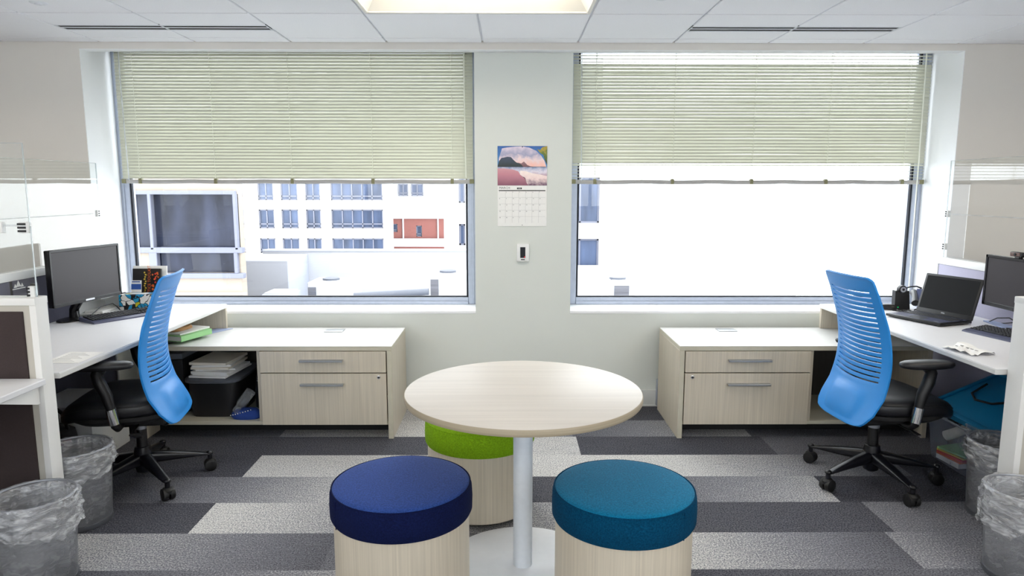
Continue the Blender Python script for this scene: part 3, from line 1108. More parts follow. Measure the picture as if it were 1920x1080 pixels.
sk = thing('roof_skylight', 'grey box skylight at the left end of the pale roof', 'skylight', (-5.95, 18.4, -1.78))
MB().box(-5.95, -5.25, 16.6, 17.4, -1.78, -1.03, .01, 1).build('curb', M['e_parapet'], sk)
MB().box(-5.9, -5.3, 16.65, 17.35, -1.03, -1.0).build('glazing', M['e_white2'], sk)

# =================================================================== ROUND TABLE AND STOOLS
tx, ty = 0.0604, 2.5966
tb = thing('round_table', 'round pale wood cafe table on a grey pole, centre of the room', 'table', (tx, ty, 0))
R = .457
MB().lathe([(R - .008, .711), (R - .002, .7125), (R, .717), (R, .7325), (R - .0025, .7365)], (tx, ty, 0), n=128).build('edge_band', M['lam_tedge'], tb)
MB().lathe([(.001, .7362), (R - .0035, .7362), (R - .0035, .7372), (R - .005, .738)], (tx, ty, 0), n=128).build('tabletop', M['lam_top'], tb)
MB().cyl((tx, ty, .014), (tx, ty, .705), .038, n=40).build('pole', M['pole'], tb)
MB().lathe([(.001, .699), (.16, .699), (.16, .711), (.001, .711)], (tx, ty, 0), n=40, cap=False).build('mounting_plate', M['pole'], tb)
MB().lathe([(.318, 0), (.322, .004), (.320, .010), (.30, .013), (.05, .015), (.042, .017), (.001, .017)], (tx, ty, 0), n=96).build('base_disc', M['tbase'], tb)


def stool(x, y, r, top_m, side_m, lab, seam):
    s = thing('round_stool', lab, 'stool', (x, y, 0), group='drum stools at the round table')
    MB().lathe([(r - .06, 0), (r - .055, .03), (r - .01, .03)], (x, y, 0), n=64).build('plinth', M['black_matte'], s)
    MB().lathe([(r - .012, .028), (r - .009, .032), (r - .009, .338)], (x, y, 0), n=96).build('drum', M['lam_v'], s)
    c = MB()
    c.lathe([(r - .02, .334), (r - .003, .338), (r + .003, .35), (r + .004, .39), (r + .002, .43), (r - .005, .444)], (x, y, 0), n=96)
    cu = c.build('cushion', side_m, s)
    prof = [(r - .006, .444)]
    for k in range(1, 13):
        q = k / 12
        rad = (r - .008) * math.cos(q * PI / 2)
        prof.append((max(rad, .001), .444 + .021 * math.sin(q * PI / 2) ** .8))
    MB().lathe(prof, (x, y, 0), n=96).build('cushion_top', top_m, cu, sharp=60)
    MB().tube([(x + (r - .004) * math.cos(2 * PI * k / 96), y + (r - .004) * math.sin(2 * PI * k / 96), .445) for k in range(96)], .0026, 6, closed=True).build('welt_seam', side_m, cu)
    a = seam
    MB().tube([(x + (r + .0025) * math.cos(a), y + (r + .0025) * math.sin(a), .34 + .1 * k / 6) for k in range(7)], .0016, 6).build('side_seam', side_m, cu)
    return s


stool(-0.387, 2.407, .254, M['navy'], M['navy_shaded'], 'navy blue cushioned round stool, front left of the table', math.radians(-143))
stool(0.418, 2.363, .254, M['teal'], M['teal_shaded'], 'teal cushioned round stool, front right of the table', math.radians(-48))
stool(-0.130, 3.137, .254, M['green'], M['green'], 'lime green cushioned round stool tucked behind the table', math.radians(-107))

# =================================================================== CREDENZAS
def credenza(xo, sg, lab, grommet):
    """xo outer side; sg = direction along x towards the room's side wall"""
    L, yf, yb, zt = 1.524, 4.047, 4.612, .575
    X = lambda d: xo + sg * d
    c = thing('credenza', lab, 'cabinet', (X(L / 2), (yf + yb) / 2, 0))
    c['group'] = 'window credenzas'

    def bx(d0, d1, y0, y1, z0, z1, b=.0015):
        return MB().box(min(X(d0), X(d1)), max(X(d0), X(d1)), y0, y1, z0, z1, b, 1)
    bx(0, L, yf, yb, zt - .003, zt).build('top', M['lam_x'], c)
    bx(.0, L, yf + .0005, yb, zt - .028, zt - .003).build('top_edge', M['lam_edge'], c)
    for d in (0, L - .03):
        o = bx(d, d + .03, yf + .001, yb, 0, zt - .028).build('gable', M['lam_v'], c)
    bx(0.001, .029, yf - .0002, yf + .001, 0.002, zt - .029, 0).build('gable_edge', M['lam_edge'], c)
    bx(.794, .814, yf + .02, yb - .01, .105, zt - .028).build('divider', M['lam_v'], c)
    bx(.03, L - .03, yf + .012, yb - .01, .085, .106).build('bottom_shelf', M['lam_edge'], c)
    bx(.03, L - .03, yb - .012, yb, .03, zt - .028).build('back_panel', M['back_panel'], c)
    bx(.03, L - .03, yf + .16, yf + .18, 0, .085, 0).build('plinth', M['gap_shade'], c)  # black board standing in for shade in the open gap below
    for (z0, z1, zh) in ((.4135, .543, .492), (.0885, .4075, .345)):
        dr = bx(.036, .79, yf - .001, yf + .018, z0, z1).build('drawer', M['lam_v'], c)
        h = MB()
        hx0, hx1 = sorted((X(.29), X(.548)))
        h.box(hx0, hx1, yf - .032, yf - .022, zh - .009, zh + .003, .002, 1)
        for hx in (hx0 + .02, hx1 - .03):
            h.box(hx, hx + .01, yf - .024, yf, zh - .004, zh + .002)
        h.box(hx0, hx1, yf - .03, yf - .0, zh - .001, zh + .003)
        h.build('handle', M['handle'], dr)
        if z0 < .2:
            k = MB().cyl((X(.08), yf + .002, .385), (X(.08), yf - .006, .385), .011, n=24, b=.002).build('lock', M['chrome'], dr)
            MB().cyl((X(.08), yf - .005, .385), (X(.08), yf - .008, .385), .006, n=16).build('lock_core', M['lock'], dr)
    gx, gy = grommet
    g = MB()
    g.box(gx - .06, gx + .06, gy - .045, gy + .045, zt, zt + .005, .003)
    go = g.build('cable_grommet', M['handle'], c)
    return c


credenza(-0.693, -1, 'low pale wood credenza under the left window, papers in its open bay', (-1.143, 4.5))
credenza(1.032, 1, 'low pale wood credenza under the right window, its open bay empty', (1.456, 4.52))

# =================================================================== DESKS
def desk(xe, xp, y0, sg, lab):
    d = thing('desk', lab, 'desk', ((xe + xp) / 2, (y0 + 4.6) / 2, 0))
    xa, xb = sorted((xe, xp))
    MB().box(xa + .002, xb - .002, y0, 4.607, .7355, .738, .001, 1).build('top', M['desk_white'], d)
    MB().box(xa, xb, y0, 4.608, .712, .7355, .003, 1).build('top_edge', M['desk_edge'], d)
    MB().box(xa + .005, xb, 4.575, 4.6, .576, .712, .001, 1).build('end_panel', M['lam_v'], d)
    br = MB()
    for yy in (y0 + .1, 3.6):
        br.prism([(xp - sg * .0, yy, .712), (xp - sg * .45, yy, .712), (xp - sg * .45, yy, .69), (xp, yy, .60)], (0, .025, 0))
    br.build('support_bracket', M['black_matte'], d)
    return d


desk(-1.885, -2.638, 2.848, -1, 'white desk left, with monitor and comic tissue box on it')
desk(2.105, 2.868, 2.895, 1, 'white desk right, with laptop, headset and monitor on it')

# neighbouring worksurface, near left
nd = thing('desk', 'white worksurface at the left edge, on the near side of the brown partition', 'desk', (-2.6, 2.2, 0))
MB().box(-3.4, -1.885, 1.5, 2.760, .712, .737, .003, 1).build('top', M['desk_white'], nd)
br = MB()
br.prism([(-1.92, 2.764, .711), (-1.92, 2.50, .711), (-1.92, 2.75, .63), (-1.92, 2.764, .63)], (-.025, 0, 0))
br.build('support_bracket', M['frame_white'], nd)
MB().box(-3.35, -3.3, 1.55, 1.6, 0, .711).build('leg', M['frame_white'], nd)

# =================================================================== PARTITIONS
def side_partition(xf, sg, fab, lab, y0, y1, emblem=False):
    """panel running along y; xf = face towards the desk; sg points away from the room centre"""
    p = thing('partition', lab, 'partition', (xf + sg * .03, (y0 + y1) / 2, 0))
    xa, xb = sorted((xf + sg * .004, xf + sg * .056))
    fb_ = MB()
    for ya, yb_ in ((y0, 3.664), (3.684, y1 - .02)):
        fb_.box(xa, xb, ya, yb_, .05, 1.015, .006)
    fb_.build('fabric_panel', fab, p)
    MB().box(min(xa, xb) + .004, max(xa, xb) - .004, 3.664, 3.684, .05, 1.015).build('joint_strip', M['black_matte'], p)
    MB().box(min(xf - sg * .002, xf + sg * .062), max(xf - sg * .002, xf + sg * .062), y0, y1, 1.015, 1.06, .008).build('top_cap', M['frame_white'], p)
    MB().box(min(xf, xf + sg * .06), max(xf, xf + sg * .06), y1 - .02, y1, 0, 1.015, .003).build('end_post', M['frame_white'], p)
    MB().box(xa, xb, y0, y1 - .02, 0, .05).build('base_rail', M['black_matte'], p)
    return p


side_partition(-2.64, -1, M['fab_dark'], 'charcoal fabric partition along the left desk behind the monitor', 2.85, 4.6)
side_partition(2.87, 1, M['fab_lav'], 'lavender grey fabric partition along the right desk behind the laptop', 2.90, 4.6)


def front_partition(xe, sg, y0, y1, zt, lab, far):
    p = thing('partition', lab, 'partition', ((xe + far) / 2, (y0 + y1) / 2, 0))
    xa, xb = sorted((xe, xe + sg * .028))
    MB().box(xa, xb, y0, y1, 0, zt - .006, .004).build('end_post', M['frame_white'], p)
    a, b_ = sorted((xe + sg * .028, far))
    MB().box(a, b_, y0 + .004, y1 - .004, .09, zt - .03).build('frame', M['frame_grey'], p)
    a2, b2 = sorted((xe + sg * .055, far))
    MB().box(a2, b2, y0 - .002, y0 + .01, .11, zt - .055, .002, 1).build('fabric_panel', M['fab_brown'], p)
    MB().box(a2, b2, y1 - .01, y1 + .002, .11, zt - .055, .002, 1).build('fabric_panel', M['fab_brown'], p)
    MB().box(a, b_, y0 + .01, y1 - .01, 0, .09).build('base_rail', M['black_matte'], p)
    MB().box(min(xe - .0, far), max(xe, far), y0 - .003, y1 + .003, zt - .03, zt, .004).build('top_cap', M['frame_white'], p)
    return p


front_partition(-1.902, -1, 2.766, 2.840, 1.068, 'white framed dark brown partition at the left edge, end post showing', -3.7)
front_partition(2.150, 1, 2.795, 2.888, 1.058, 'white framed partition end at the right edge, behind two waste bins', 3.8)


# acrylic screens
def acrylic(name_lab, sheets, clips, loc):
    a = thing('acrylic_screen', name_lab, 'screen', loc)
    a['group'] = 'clear acrylic desk screens'
    for (x0, x1, y0, y1, z0, z1) in sheets:
        s = MB().box(x0, x1, y0, y1, z0, z1).build('sheet', M['acrylic'], a)
        e = MB()
        alongx = (x1 - x0) > (y1 - y0)
        if alongx:
            for xx in (x0, x1):
                e.box(xx - .0015, xx + .0015, y0, y1, z0, z1)
            for zz in (z0, z1):
                e.box(x0, x1, y0 + .0005, y1 - .0005, zz - .001, zz + .001)
        else:
            for yy in (y0, y1):
                e.box(x0, x1, yy - .0015, yy + .0015, z0, z1)
            for zz in (z0, z1):
                e.box(x0 + .0005, x1 - .0005, y0, y1, zz - .001, zz + .001)
        e.build('polished_edge', M['acr_edge'], s)
    for (x, y, z, ax, big) in clips:
        k = MB()
        h = .02 if big else .013
        if ax == 'x':
            k.box(x - h, x + h, y - .011, y + .011, z - .022, z + .022, .002, 1)
        else:
            k.box(x - .011, x + .011, y - h, y + h, z - .022, z + .022, .002, 1)
        ko = k.build('clip', M['white_plastic'], a)
        b = MB()
        if z < 1.1:
            b.box(x - h - .004, x + .004, y + .011, y + .03, z - .02, z + .03)
        for q in range(3):
            zz = z - .014 + q * .014
            if ax == 'x':
                b.box(x - h - .003, x + (h * .5 if big else -.004), y - .014, y - .011, zz - .004, zz + .004)
            else:
                b.box(x - .014, x - .010, y - .006, y + .006, zz - .004, zz + .004)
                b.box(x + .010, x + .014, y - .006, y + .006, zz - .004, zz + .004)
        b.build('clip_screw', M['black'], ko)
    return a


acrylic('clear acrylic screen on the brown partition at the left edge',
        [(-3.6, -1.917, 2.80, 2.806, 1.068, 1.356), (-3.6, -1.919, 2.80, 2.806, 1.360, 1.683)],
        [(-1.938, 2.803, 1.35, 'x', True), (-2.035, 2.803, 1.35, 'x', False), (-1.933, 2.803, 1.09, 'x', False)], (-2.7, 2.803, 1.068))
acrylic('clear acrylic screen on the charcoal partition behind the left monitor',
        [(-2.673, -2.667, 2.95, 4.565, 1.06, 1.343), (-2.673, -2.667, 2.95, 4.575, 1.347, 1.667)],
        [(-2.67, 4.55, 1.345, 'y', False), (-2.67, 3.6, 1.345, 'y', False)], (-2.67, 3.7, 1.06))
acrylic('clear acrylic screen on the lavender partition behind the laptop',
        [(2.897, 2.903, 2.95, 4.575, 1.06, 1.343), (2.897, 2.903, 2.95, 4.582, 1.347, 1.69)],
        [(2.90, 4.572, 1.345, 'y', False), (2.90, 4.572, 1.13, 'y', False)], (2.9, 3.7, 1.06))


# =================================================================== TASK CHAIRS
def build_chair():
    root = thing('task_chair', '-', 'office chair', (0, 0, 0), 0, 'blue backed task chairs', local=True)
    # seat
    st_ = MB()

    def wob(j, a, r, z):
        return r, z
    prof = [(.86, .405), (.97, .415), (1.0, .435), (1.0, .455), (.97, .476), (.90, .488), (.7, .494), (.35, .492), (.01, .490)]
    st_.lathe(prof, (0, .072, 0), n=72, hx=.24, hy=.245, ex=3.6)
    for v in st_.bm.verts:   # waterfall front and dished top
        t_ = max(0, v.co.y - .14)
        v.co.z -= 1.6 * t_ * t_
        t_ = max(0, abs(v.co.x) - .12)
        if v.co.z > .45:
            v.co.z += .25 * t_ * t_
    so = st_.build('seat', M['leather'], root, sharp=60)
    pts = []
    for k in range(64):
        a = 2 * PI * k / 64
        ca, sa = math.cos(a), math.sin(a)
        q = (abs(ca) ** 3.6 + abs(sa) ** 3.6) ** (-1 / 3.6)
        yy = .072 + sa * q * .245 * .985
        t_ = max(0, yy - .14)
        pts.append((ca * q * .24 * .985, yy, .468 - 1.6 * t_ * t_))
    MB().tube(pts, .003, 6, closed=True).build('piping', M['black'], so)
    MB().lathe([(.55, .352), (.8, .37), (.93, .395), (.93, .412)], (0, .045, 0), n=48, hx=.25, hy=.255, ex=3.2).build('seat_pan', M['black_matte'], root)
    MB().box(-.075, .075, -.14, .12, .315, .37, .02, 3).build('tilt_mechanism', M['black'], root)
    lv = MB().tube([(.06, .04, .345), (.2, .05, .34), (.27, .055, .335)], [.006, .007, .008], 8).build('lever', M['black'], root)
    MB().box(.235, .275, .045, .065, .329, .336, .002, 1).build('lever_tip', M['chrome'], lv)
    MB().cyl((-.06, -.02, .34), (-.25, -.03, .335), .006, n=10).build('lever', M['black'], root)
    MB().tube([(-.2, -.03, .337), (-.25, -.05, .335), (-.26, -.09, .33)], .012, 10).build('tension_knob', M['black'], root)
    g = MB().cyl((0, 0, .19), (0, 0, .33), .026, n=28).build('gas_column', M['black'], root)
    MB().cyl((0, 0, .285), (0, 0, .318), .0275, n=28).build('chrome_collar', M['bin_rim'], g)
    MB().lathe([(.022, .05), (.036, .06), (.042, .10), (.043, .155), (.036, .19), (.028, .192)], (0, 0, 0), n=32).build('hub', M['black_nylon'], root)
    # five star base
    for k in range(5):
        lg = MB()

        def arm(u, v):
            r = .03 + .285 * u
            wd_ = .030 - .012 * u
            top = .158 - .045 * u - .018 * u * u
            bot = .098 - .012 * u + .002 * u
            a = 2 * PI * v
            c, s = math.cos(a), math.sin(a)
            q = (abs(c) ** 4 + abs(s) ** 4) ** -.25
            return Vector((r, c * q * wd_, (top + bot) / 2 + s * q * (top - bot) / 2))
        lg.grid(arm, 14, 20)
        lg.cyl((.315, 0, .062), (.315, 0, .105), .012, n=14)
        lg.sphere((.315, 0, .096), (.018, .018, .012))
        l = lg.build('base_leg', M['black_nylon'], root, sharp=45)
        cs = MB()
        cs.cyl((.315, -.028, .031), (.315, -.003, .031), .031, n=28, b=.006)
        cs.cyl((.315, .003, .031), (.315, .028, .031), .031, n=28, b=.006)
        cs.cyl((.315, -.004, .031), (.315, .004, .031), .018, n=16)
        cs.lathe([(.03, .036), (.029, .052), (.02, .063), (.001, .066)], (.315, 0, 0), n=24)
        c = cs.build('caster', M['rubber'], l)
        c.rotation_euler = (0, 0, 0)
        l.rotation_euler = (0, 0, 2 * PI * k / 5)
    # backrest
    PR = [(-.258, .345), (-.250, .37), (-.232, .42), (-.205, .50), (-.183, .58), (-.172, .66), (-.174, .74), (-.188, .83), (-.21, .92), (-.232, 1.0), (-.250, 1.05), (-.260, 1.075), (-.270, 1.088)]
    WD = [(.345, .10), (.351, .160), (.360, .188), (.38, .21), (.42, .230), (.50, .234), (.60, .230), (.70, .225), (.85, .217), (1.0, .208), (1.055, .205), (1.070, .204), (1.080, .195), (1.085, .185), (1.088, .170)]

    def interp(tab, t_):
        for (a0, b0), (a1, b1) in zip(tab, tab[1:]):
            if t_ <= a1:
                q = (t_ - a0) / (a1 - a0)
                return b0 + (b1 - b0) * max(0, q)
        return tab[-1][1]
    PZ = [(z, y_ + .045) for y_, z in PR]
    # smooth profile through Catmull-Rom
    def prof_y(z):
        for i in range(len(PZ) - 1):
            if z <= PZ[i + 1][0]:
                break
        p0 = PZ[max(0, i - 1)][1]
        p1, p2 = PZ[i][1], PZ[i + 1][1]
        p3 = PZ[min(len(PZ) - 1, i + 2)][1]
        q = (z - PZ[i][0]) / (PZ[i + 1][0] - PZ[i][0])
        return .5 * ((2 * p1) + (-p0 + p2) * q + (2 * p0 - 5 * p1 + 4 * p2 - p3) * q * q + (-p0 + 3 * p1 - 3 * p2 + p3) * q ** 3)
    zl = [.345, .347, .350, .354, .360, .367, .375, .385, .40, .42, .44, .46, .48, .50, .52, .54, .555]
    slots = []
    z = .578
    while z < 1.035:
        zl += [z - .0035, z + .0035]
        slots.append(len(zl) - 2)
        if z + .0245 < 1.035:
            zl += [z + .009, z + .0155]
        z += .0245
    zl += [1.040, 1.05, 1.06, 1.069, 1.076, 1.081, 1.085, 1.088]
    zl = sorted(zl)
    slot_rows = set()
    for i in range(len(zl) - 1):
        if abs((zl[i + 1] - zl[i]) - .0070) < .0002 and .57 < zl[i] < 1.036:
            slot_rows.add(i)
    nu, nv = 28, len(zl) - 1

    def bk(u, v):
        j = min(nv, round(v * nv))
        z_ = zl[j]
        s = 2 * u - 1
        hw = interp(WD, z_)
        x = s * hw
        y_ = prof_y(z_) + .042 * (x / .23) ** 2 * min(1, (z_ - .3) / .2) * (1 - .45 * max(0, min(1, (z_ - .85) / .23)))
        # raised lumbar pad on the lower rear face
        top = .535 - .03 * abs(s)
        px_ = max(0, min(1, (.62 - abs(s)) / .16))
        pz_ = max(0, min(1, (top - z_) / .03)) * max(0, min(1, (z_ - .365) / .05))
        y_ -= .014 * px_ * pz_
        # slots dip towards the middle
        z2 = z_ - (.012 * (1 - s * s) if .56 < z_ < 1.04 else .012 * (1 - s * s) * max(0, min(1, (z_ - .50) / .06)) * max(0, min(1, (1.088 - z_) / .05)))
        return Vector((x, y_, z2))
    bm_ = MB()
    bm_.grid(bk, nu, nv, skip=lambda i, j: j in slot_rows and 3 <= i < nu - 3)
    bo = bm_.build('backrest', M['blue_plastic'], root, sharp=50)
    md = bo.modifiers.new('thickness', 'SOLIDIFY')
    md.thickness = .012
    md.offset = 0
    md2 = bo.modifiers.new('soft_edge', 'BEVEL')
    md2.width = .003
    md2.segments = 2
    md2.limit_method = 'ANGLE'
    md2.angle_limit = math.radians(60)
    sp = MB().tube([(0, -.08, .335), (0, -.12, .325), (0, -.15, .34), (0, -.16, .39), (0, -.15, .43)], [.03, .034, .034, .026, .018], 14)
    sp.tube([(-.13, -.13, .38), (0, -.155, .365), (.13, -.13, .38)], [.012, .02, .012], 10)
    sp.build('back_support', M['black'], root)
    # arms
    for sx in (1, -1):
        X = .272 * sx
        p = MB()
        p.tube([(sx * .2, .02, .375), (sx * .255, .02, .375), (X, .022, .39), (X, .035, .47), (X, .05, .54), (X, .075, .60), (X, .085, .645), (X, .07, .668)],
               [.016, .018, .02, .02, .026, .028, .026, .028], 14)
        po = p.build('arm_post', M['black'], root, sharp=70)
        MB().cyl((X, .024, .40), (X, .038, .475), .0235, n=20).build('chrome_sleeve', M['chrome'], po)
        pd = MB()
        pd.lathe([(.75, .668), (.95, .673), (1.0, .684), (.97, .695), (.85, .701), (.01, .704)], (X, .06, 0), n=48, hx=.046, hy=.135, ex=2.6)
        pd.build('arm_pad', M['leather'], po, sharp=60)
    return root


def copy_tree(o, parent=None):
    c = o.copy()
    COL.objects.link(c)
    if parent is not None:
        c.parent = parent
    for ch in list(o.children):
        copy_tree(ch, c)
    return c


ch_l = build_chair()
ch_l['label'] = 'blue slotted back task chair turned side on at the left desk'
ch_r = copy_tree(ch_l)
ch_r['label'] = 'blue slotted back task chair at the right desk, slotted back towards the room'


def place_chair(o, x, y, yaw, base):
    o.location = (x, y, 0)
    o.rotation_euler = (0, 0, yaw)
    k = 0
    for ch in o.children:
        if ch.name.startswith('base_leg'):
            ch.rotation_euler = (0, 0, base - yaw + 2 * PI * k / 5)
            k += 1


place_chair(ch_l, -1.885, 3.437, math.radians(101), math.radians(-44))
place_chair(ch_r, 1.90, 3.445, math.radians(-85), math.radians(-155))


# =================================================================== WASTE BINS
def waste_bin(x, y, lab, seed, rad=.142, h=.355):
    r_ = random.Random(seed)
    b = thing('waste_bin', lab, 'waste bin', (x, y, 0), group='wire waste bins with clear liners')
    r0 = rad * .87
    MB().lathe([(r0, .022), (rad, h - .008)], (x, y, 0), n=72, cap=False).build('mesh_body', M['wire'], b)
    MB().tube([(x + rad * math.cos(2 * PI * k / 72), y + rad * math.sin(2 * PI * k / 72), h) for k in range(72)], .0055, 8, closed=True).build('rim', M['bin_rim'], b)
    MB().lathe([(r0 + .001, 0), (r0 + .003, .004), (r0 + .003, .022), (r0 - .003, .024), (r0 - .01, .012), (.001, .012)], (x, y, 0), n=64).build('base', M['bin_base'], b)
    ph = [r_.uniform(0, 2 * PI) for _ in range(12)]
    hem = [r_.uniform(-.03, .03) for _ in range(6)]

    def fold(j, a, amp):
        return amp * (math.sin(7 * a + ph[0] + .5 * j) * .5 + math.sin(13 * a + ph[1] - .7 * j) * .4 + math.sin(23 * a + ph[2] + 1.3 * j) * .35 + math.sin(41 * a + ph[3] + j) * .18)
    inner = [(r0 * .75, .03), (r0 * .96, .08), (r0 * 1.0, .16), (rad * .95, .24), (rad * .965, .30), (rad * .985, h - .02), (rad, h + .006)]
    outer = [(rad + .0075, h + .004)] + [(rad + .009 + .004 * min(1, q / 4), h - .010 - .009 * q) for q in range(13)]
    allp = inner + outer
    ni = len(inner)

    def wob(j, a, r, z):
        if j < ni - 1:
            k = fold(j, a, .014)
            return min(r + k - .006, r0 + (rad - r0) * (z / h) - .003), z + fold(j + 3, a, .006)
        q = (j - ni + 1) / len(outer)
        rr_ = r + max(-.004, fold(j * .35, a, .004)) + (.0035 * math.sin(5 * a + 1.15 * j + ph[8]) + .0028 * math.sin(3 * a - 1.9 * j + ph[9]) if j > ni else 0)
        dz = q * (.026 * math.sin(a + ph[4]) + .018 * math.sin(2 * a + ph[5]) + .012 * math.sin(5 * a + ph[6]) + .006 * math.sin(17 * a + ph[7]))
        return rr_, z + dz + (fold(j, a, .0025) if j == ni - 1 else 0)
    MB().lathe(allp, (x, y, 0), n=200, cap=False, wob=wob).build('liner', M['liner'], b, sharp=180)
    return b


waste_bin(-1.800, 2.50, 'wire waste bin with clear liner, nearest at the lower left corner', 3)
waste_bin(-1.945, 2.998, 'wire waste bin with clear liner, behind the left partition post', 8)
waste_bin(2.02, 2.535, 'wire waste bin with clear liner, nearest at the lower right corner', 21)
waste_bin(2.29, 3.05, 'wire waste bin with clear liner, behind the right partition post', 34)

# =================================================================== LEFT DESK ITEMS
ZD = .738


def frame_from(o, xdir, up=Vector((0, 0, 1))):
    x = Vector(xdir).normalized()
    z = Vector(up).normalized()
    y_ = z.cross(x)
    m = Matrix((x, y_, z)).transposed().to_4x4()
    return Matrix.Translation(o) @ m


def monitor(name, lab, c, yaw, wd, ht, zb, badge, base_c, base_r, thin):
    """screen faces local -y; c = centre of the screen front at its bottom edge"""
    m = thing(name, lab, 'monitor', (c[0], c[1], ZD), yaw, local=True)
    z0 = zb - ZD
    tk = .03
    MB().box(-wd / 2, wd / 2, 0, tk, z0, z0 + ht, .006).build('housing', M['bezel'], m)
    bz = thin
    MB().box(-wd / 2 + bz, wd / 2 - bz, -.0012, .004, z0 + bz * 1.4, z0 + ht - bz).build('screen', M['screen'], m)
    f = MB()
    for (xa, xb, za, zb_) in ((-wd / 2, wd / 2, z0, z0 + bz * 1.4), (-wd / 2, wd / 2, z0 + ht - bz, z0 + ht), (-wd / 2, -wd / 2 + bz, z0, z0 + ht), (wd / 2 - bz, wd / 2, z0, z0 + ht)):
        f.box(xa, xb, -.005, .003, za, zb_, .002, 1)
    f.build('bezel', M['bezel'], m)
    MB().box(-.035, .035, -.0062, -.0045, z0 + .006, z0 + .016, .001, 1).build('badge', badge, m)
    bx, by = base_c
    MB().tube([(0, tk, z0 + .1), (0, tk + .02, z0 + .04), (bx, by, .06), (bx, by, .012)], [.03, .03, .024, .028], 16).build('stand_neck', M['bezel'], m)
    MB().lathe([(.9, 0), (1, .004), (.98, .010), (.5, .016), (.001, .018)], (bx, by, 0), n=48, hx=base_r[0], hy=base_r[1]).build('stand_base', M['bezel'], m)
    return m


def keyboard(lab, c, ang, depth, front_m, body_h=.022):
    k = thing('keyboard', lab, 'keyboard', (c[0], c[1], ZD), ang, local=True)
    W, D_ = .445, depth
    b = MB()
    b.prism([(-W / 2, -D_ / 2, 0), (-W / 2, D_ / 2, 0), (-W / 2, D_ / 2, body_h + .004), (-W / 2, -D_ / 2 + .03, body_h - .008), (-W / 2, -D_ / 2 + .004, .008)], (W, 0, 0))
    b.build('body', front_m, k)
    kk = MB()
    rw = 6
    for r_ in range(rw):
        y_ = -D_ / 2 + .043 + r_ * (D_ - .06) / rw
        zt = body_h - .008 + (.012) * (r_ / rw)
        x_ = -W / 2 + .012
        n_ = 21
        i = 0
        while i < n_:
            wkey = .0165
            span = 1
            if r_ == 0 and i == 4:
                span = 6
            if i in (15, 18) and r_ != 5:
                x_ += .006
            if not (r_ in (2,) and 15 <= i <= 17):
                kk.box(x_, x_ + .0195 * span - .003, y_, y_ + .015, zt, zt + .0085, .002, 1)
            x_ += .0195 * span
            i += span
    kk.build('keys', M['keys'], k)
    return k


monitor('monitor', 'black widescreen monitor with blank grey screen on the left desk', (-2.452, 4.03, 0), math.radians(82), .546, .318, .852,
        M['silver'], (0, .108), (.12, .066), .014)
keyboard('black keyboard set at an angle before the left monitor', (-2.305, 4.125), math.radians(58), .165, M['kb_body'])

bx_ = thing('tissue_box', 'tissue box in bold blue, yellow and white comic print on the left desk', 'tissue box', (-2.37, 4.42, ZD))
MB().box(-2.475, -2.262, 4.37, 4.48, ZD, ZD + .098, .003).build('carton', M['comic'], bx_)
MB().box(-2.42, -2.32, 4.405, 4.445, ZD + .098, ZD + .0995).build('opening', M['paper'], bx_)

bk = thing('book', 'black book with orange lettering JUSTICE TOOLKIT standing behind the tissue box', 'book', (-2.36, 4.53, ZD))
th = math.radians(8)
BM = Matrix.Translation((-2.462, 4.50, ZD)) @ Matrix.Rotation(-th, 4, 'X')      # local x right, z up the cover
b = MB()
b.obox((.0925, .010, .125), (.185, .018, .25), None, .001, 1)
b.bm.transform(BM)
b.build('cover', M['cover_black'], bk)
b = MB()
b.obox((.0935, .010, .125), (.181, .014, .252))
b.bm.transform(BM)
b.build('pages', M['paper'], bk)
TX = Matrix.Rotation(PI / 2, 4, 'X')            # text plane -> xz
b = MB()
b.text('JUSTICE TOOLKIT', .026, BM @ Matrix.Translation((.118, .0006, .062)) @ TX @ Matrix.Rotation(PI / 2, 4, 'Z'))
for k in range(26):
    xx, zz = .128 + rr.random() * .052, .03 + rr.random() * .2
    b2 = .003 + rr.random() * .006
    t2 = MB().cyl((xx, .0012, zz), (xx, .0006, zz), b2, n=10)
    t2.bm.transform(BM)
    me = bpy.data.meshes.new('t')
    t2.bm.to_mesh(me)
    b.bm.from_mesh(me)
    bpy.data.meshes.remove(me)
    t2.bm.free()
b.build('lettering', M['ink_orange'], bk, loc=None)
b = MB()
for k in range(13):
    t2 = MB().obox((.079 + .004 * (k % 3), .0003, .05 + .0145 * k), (.009 + .003 * (k % 2), .0008, .009), RY(.35 * (k % 3 - 1)))
    t2.bm.transform(BM)
    me = bpy.data.meshes.new('t')
    t2.bm.to_mesh(me)
    b.bm.from_mesh(me)
    bpy.data.meshes.remove(me)
    t2.bm.free()
b.build('subtitle_print', M['ink_yellow'], bk)
b = MB()
for zz in (.215, .185, .16):
    t2 = MB().cyl((.15, .0006, zz), (.15, -.0004, zz), .006, n=12)
    t2.bm.transform(BM)
    me = bpy.data.meshes.new('t')
    t2.bm.to_mesh(me)
    b.bm.from_mesh(me)
    bpy.data.meshes.remove(me)
    t2.bm.free()
b.build('dots', M['ink_red'], bk)

fd = thing('folder', 'white folder leaning upright behind the black book on the left desk', 'folder', (-2.33, 4.57, ZD))
b = MB()
b.obox((.11, .004, .132), (.222, .006, .264), None, .001, 1)
b.bm.transform(Matrix.Translation((-2.475, 4.536, ZD)) @ Matrix.Rotation(-th, 4, 'X'))
b.build('sleeve', M['paper'], fd)

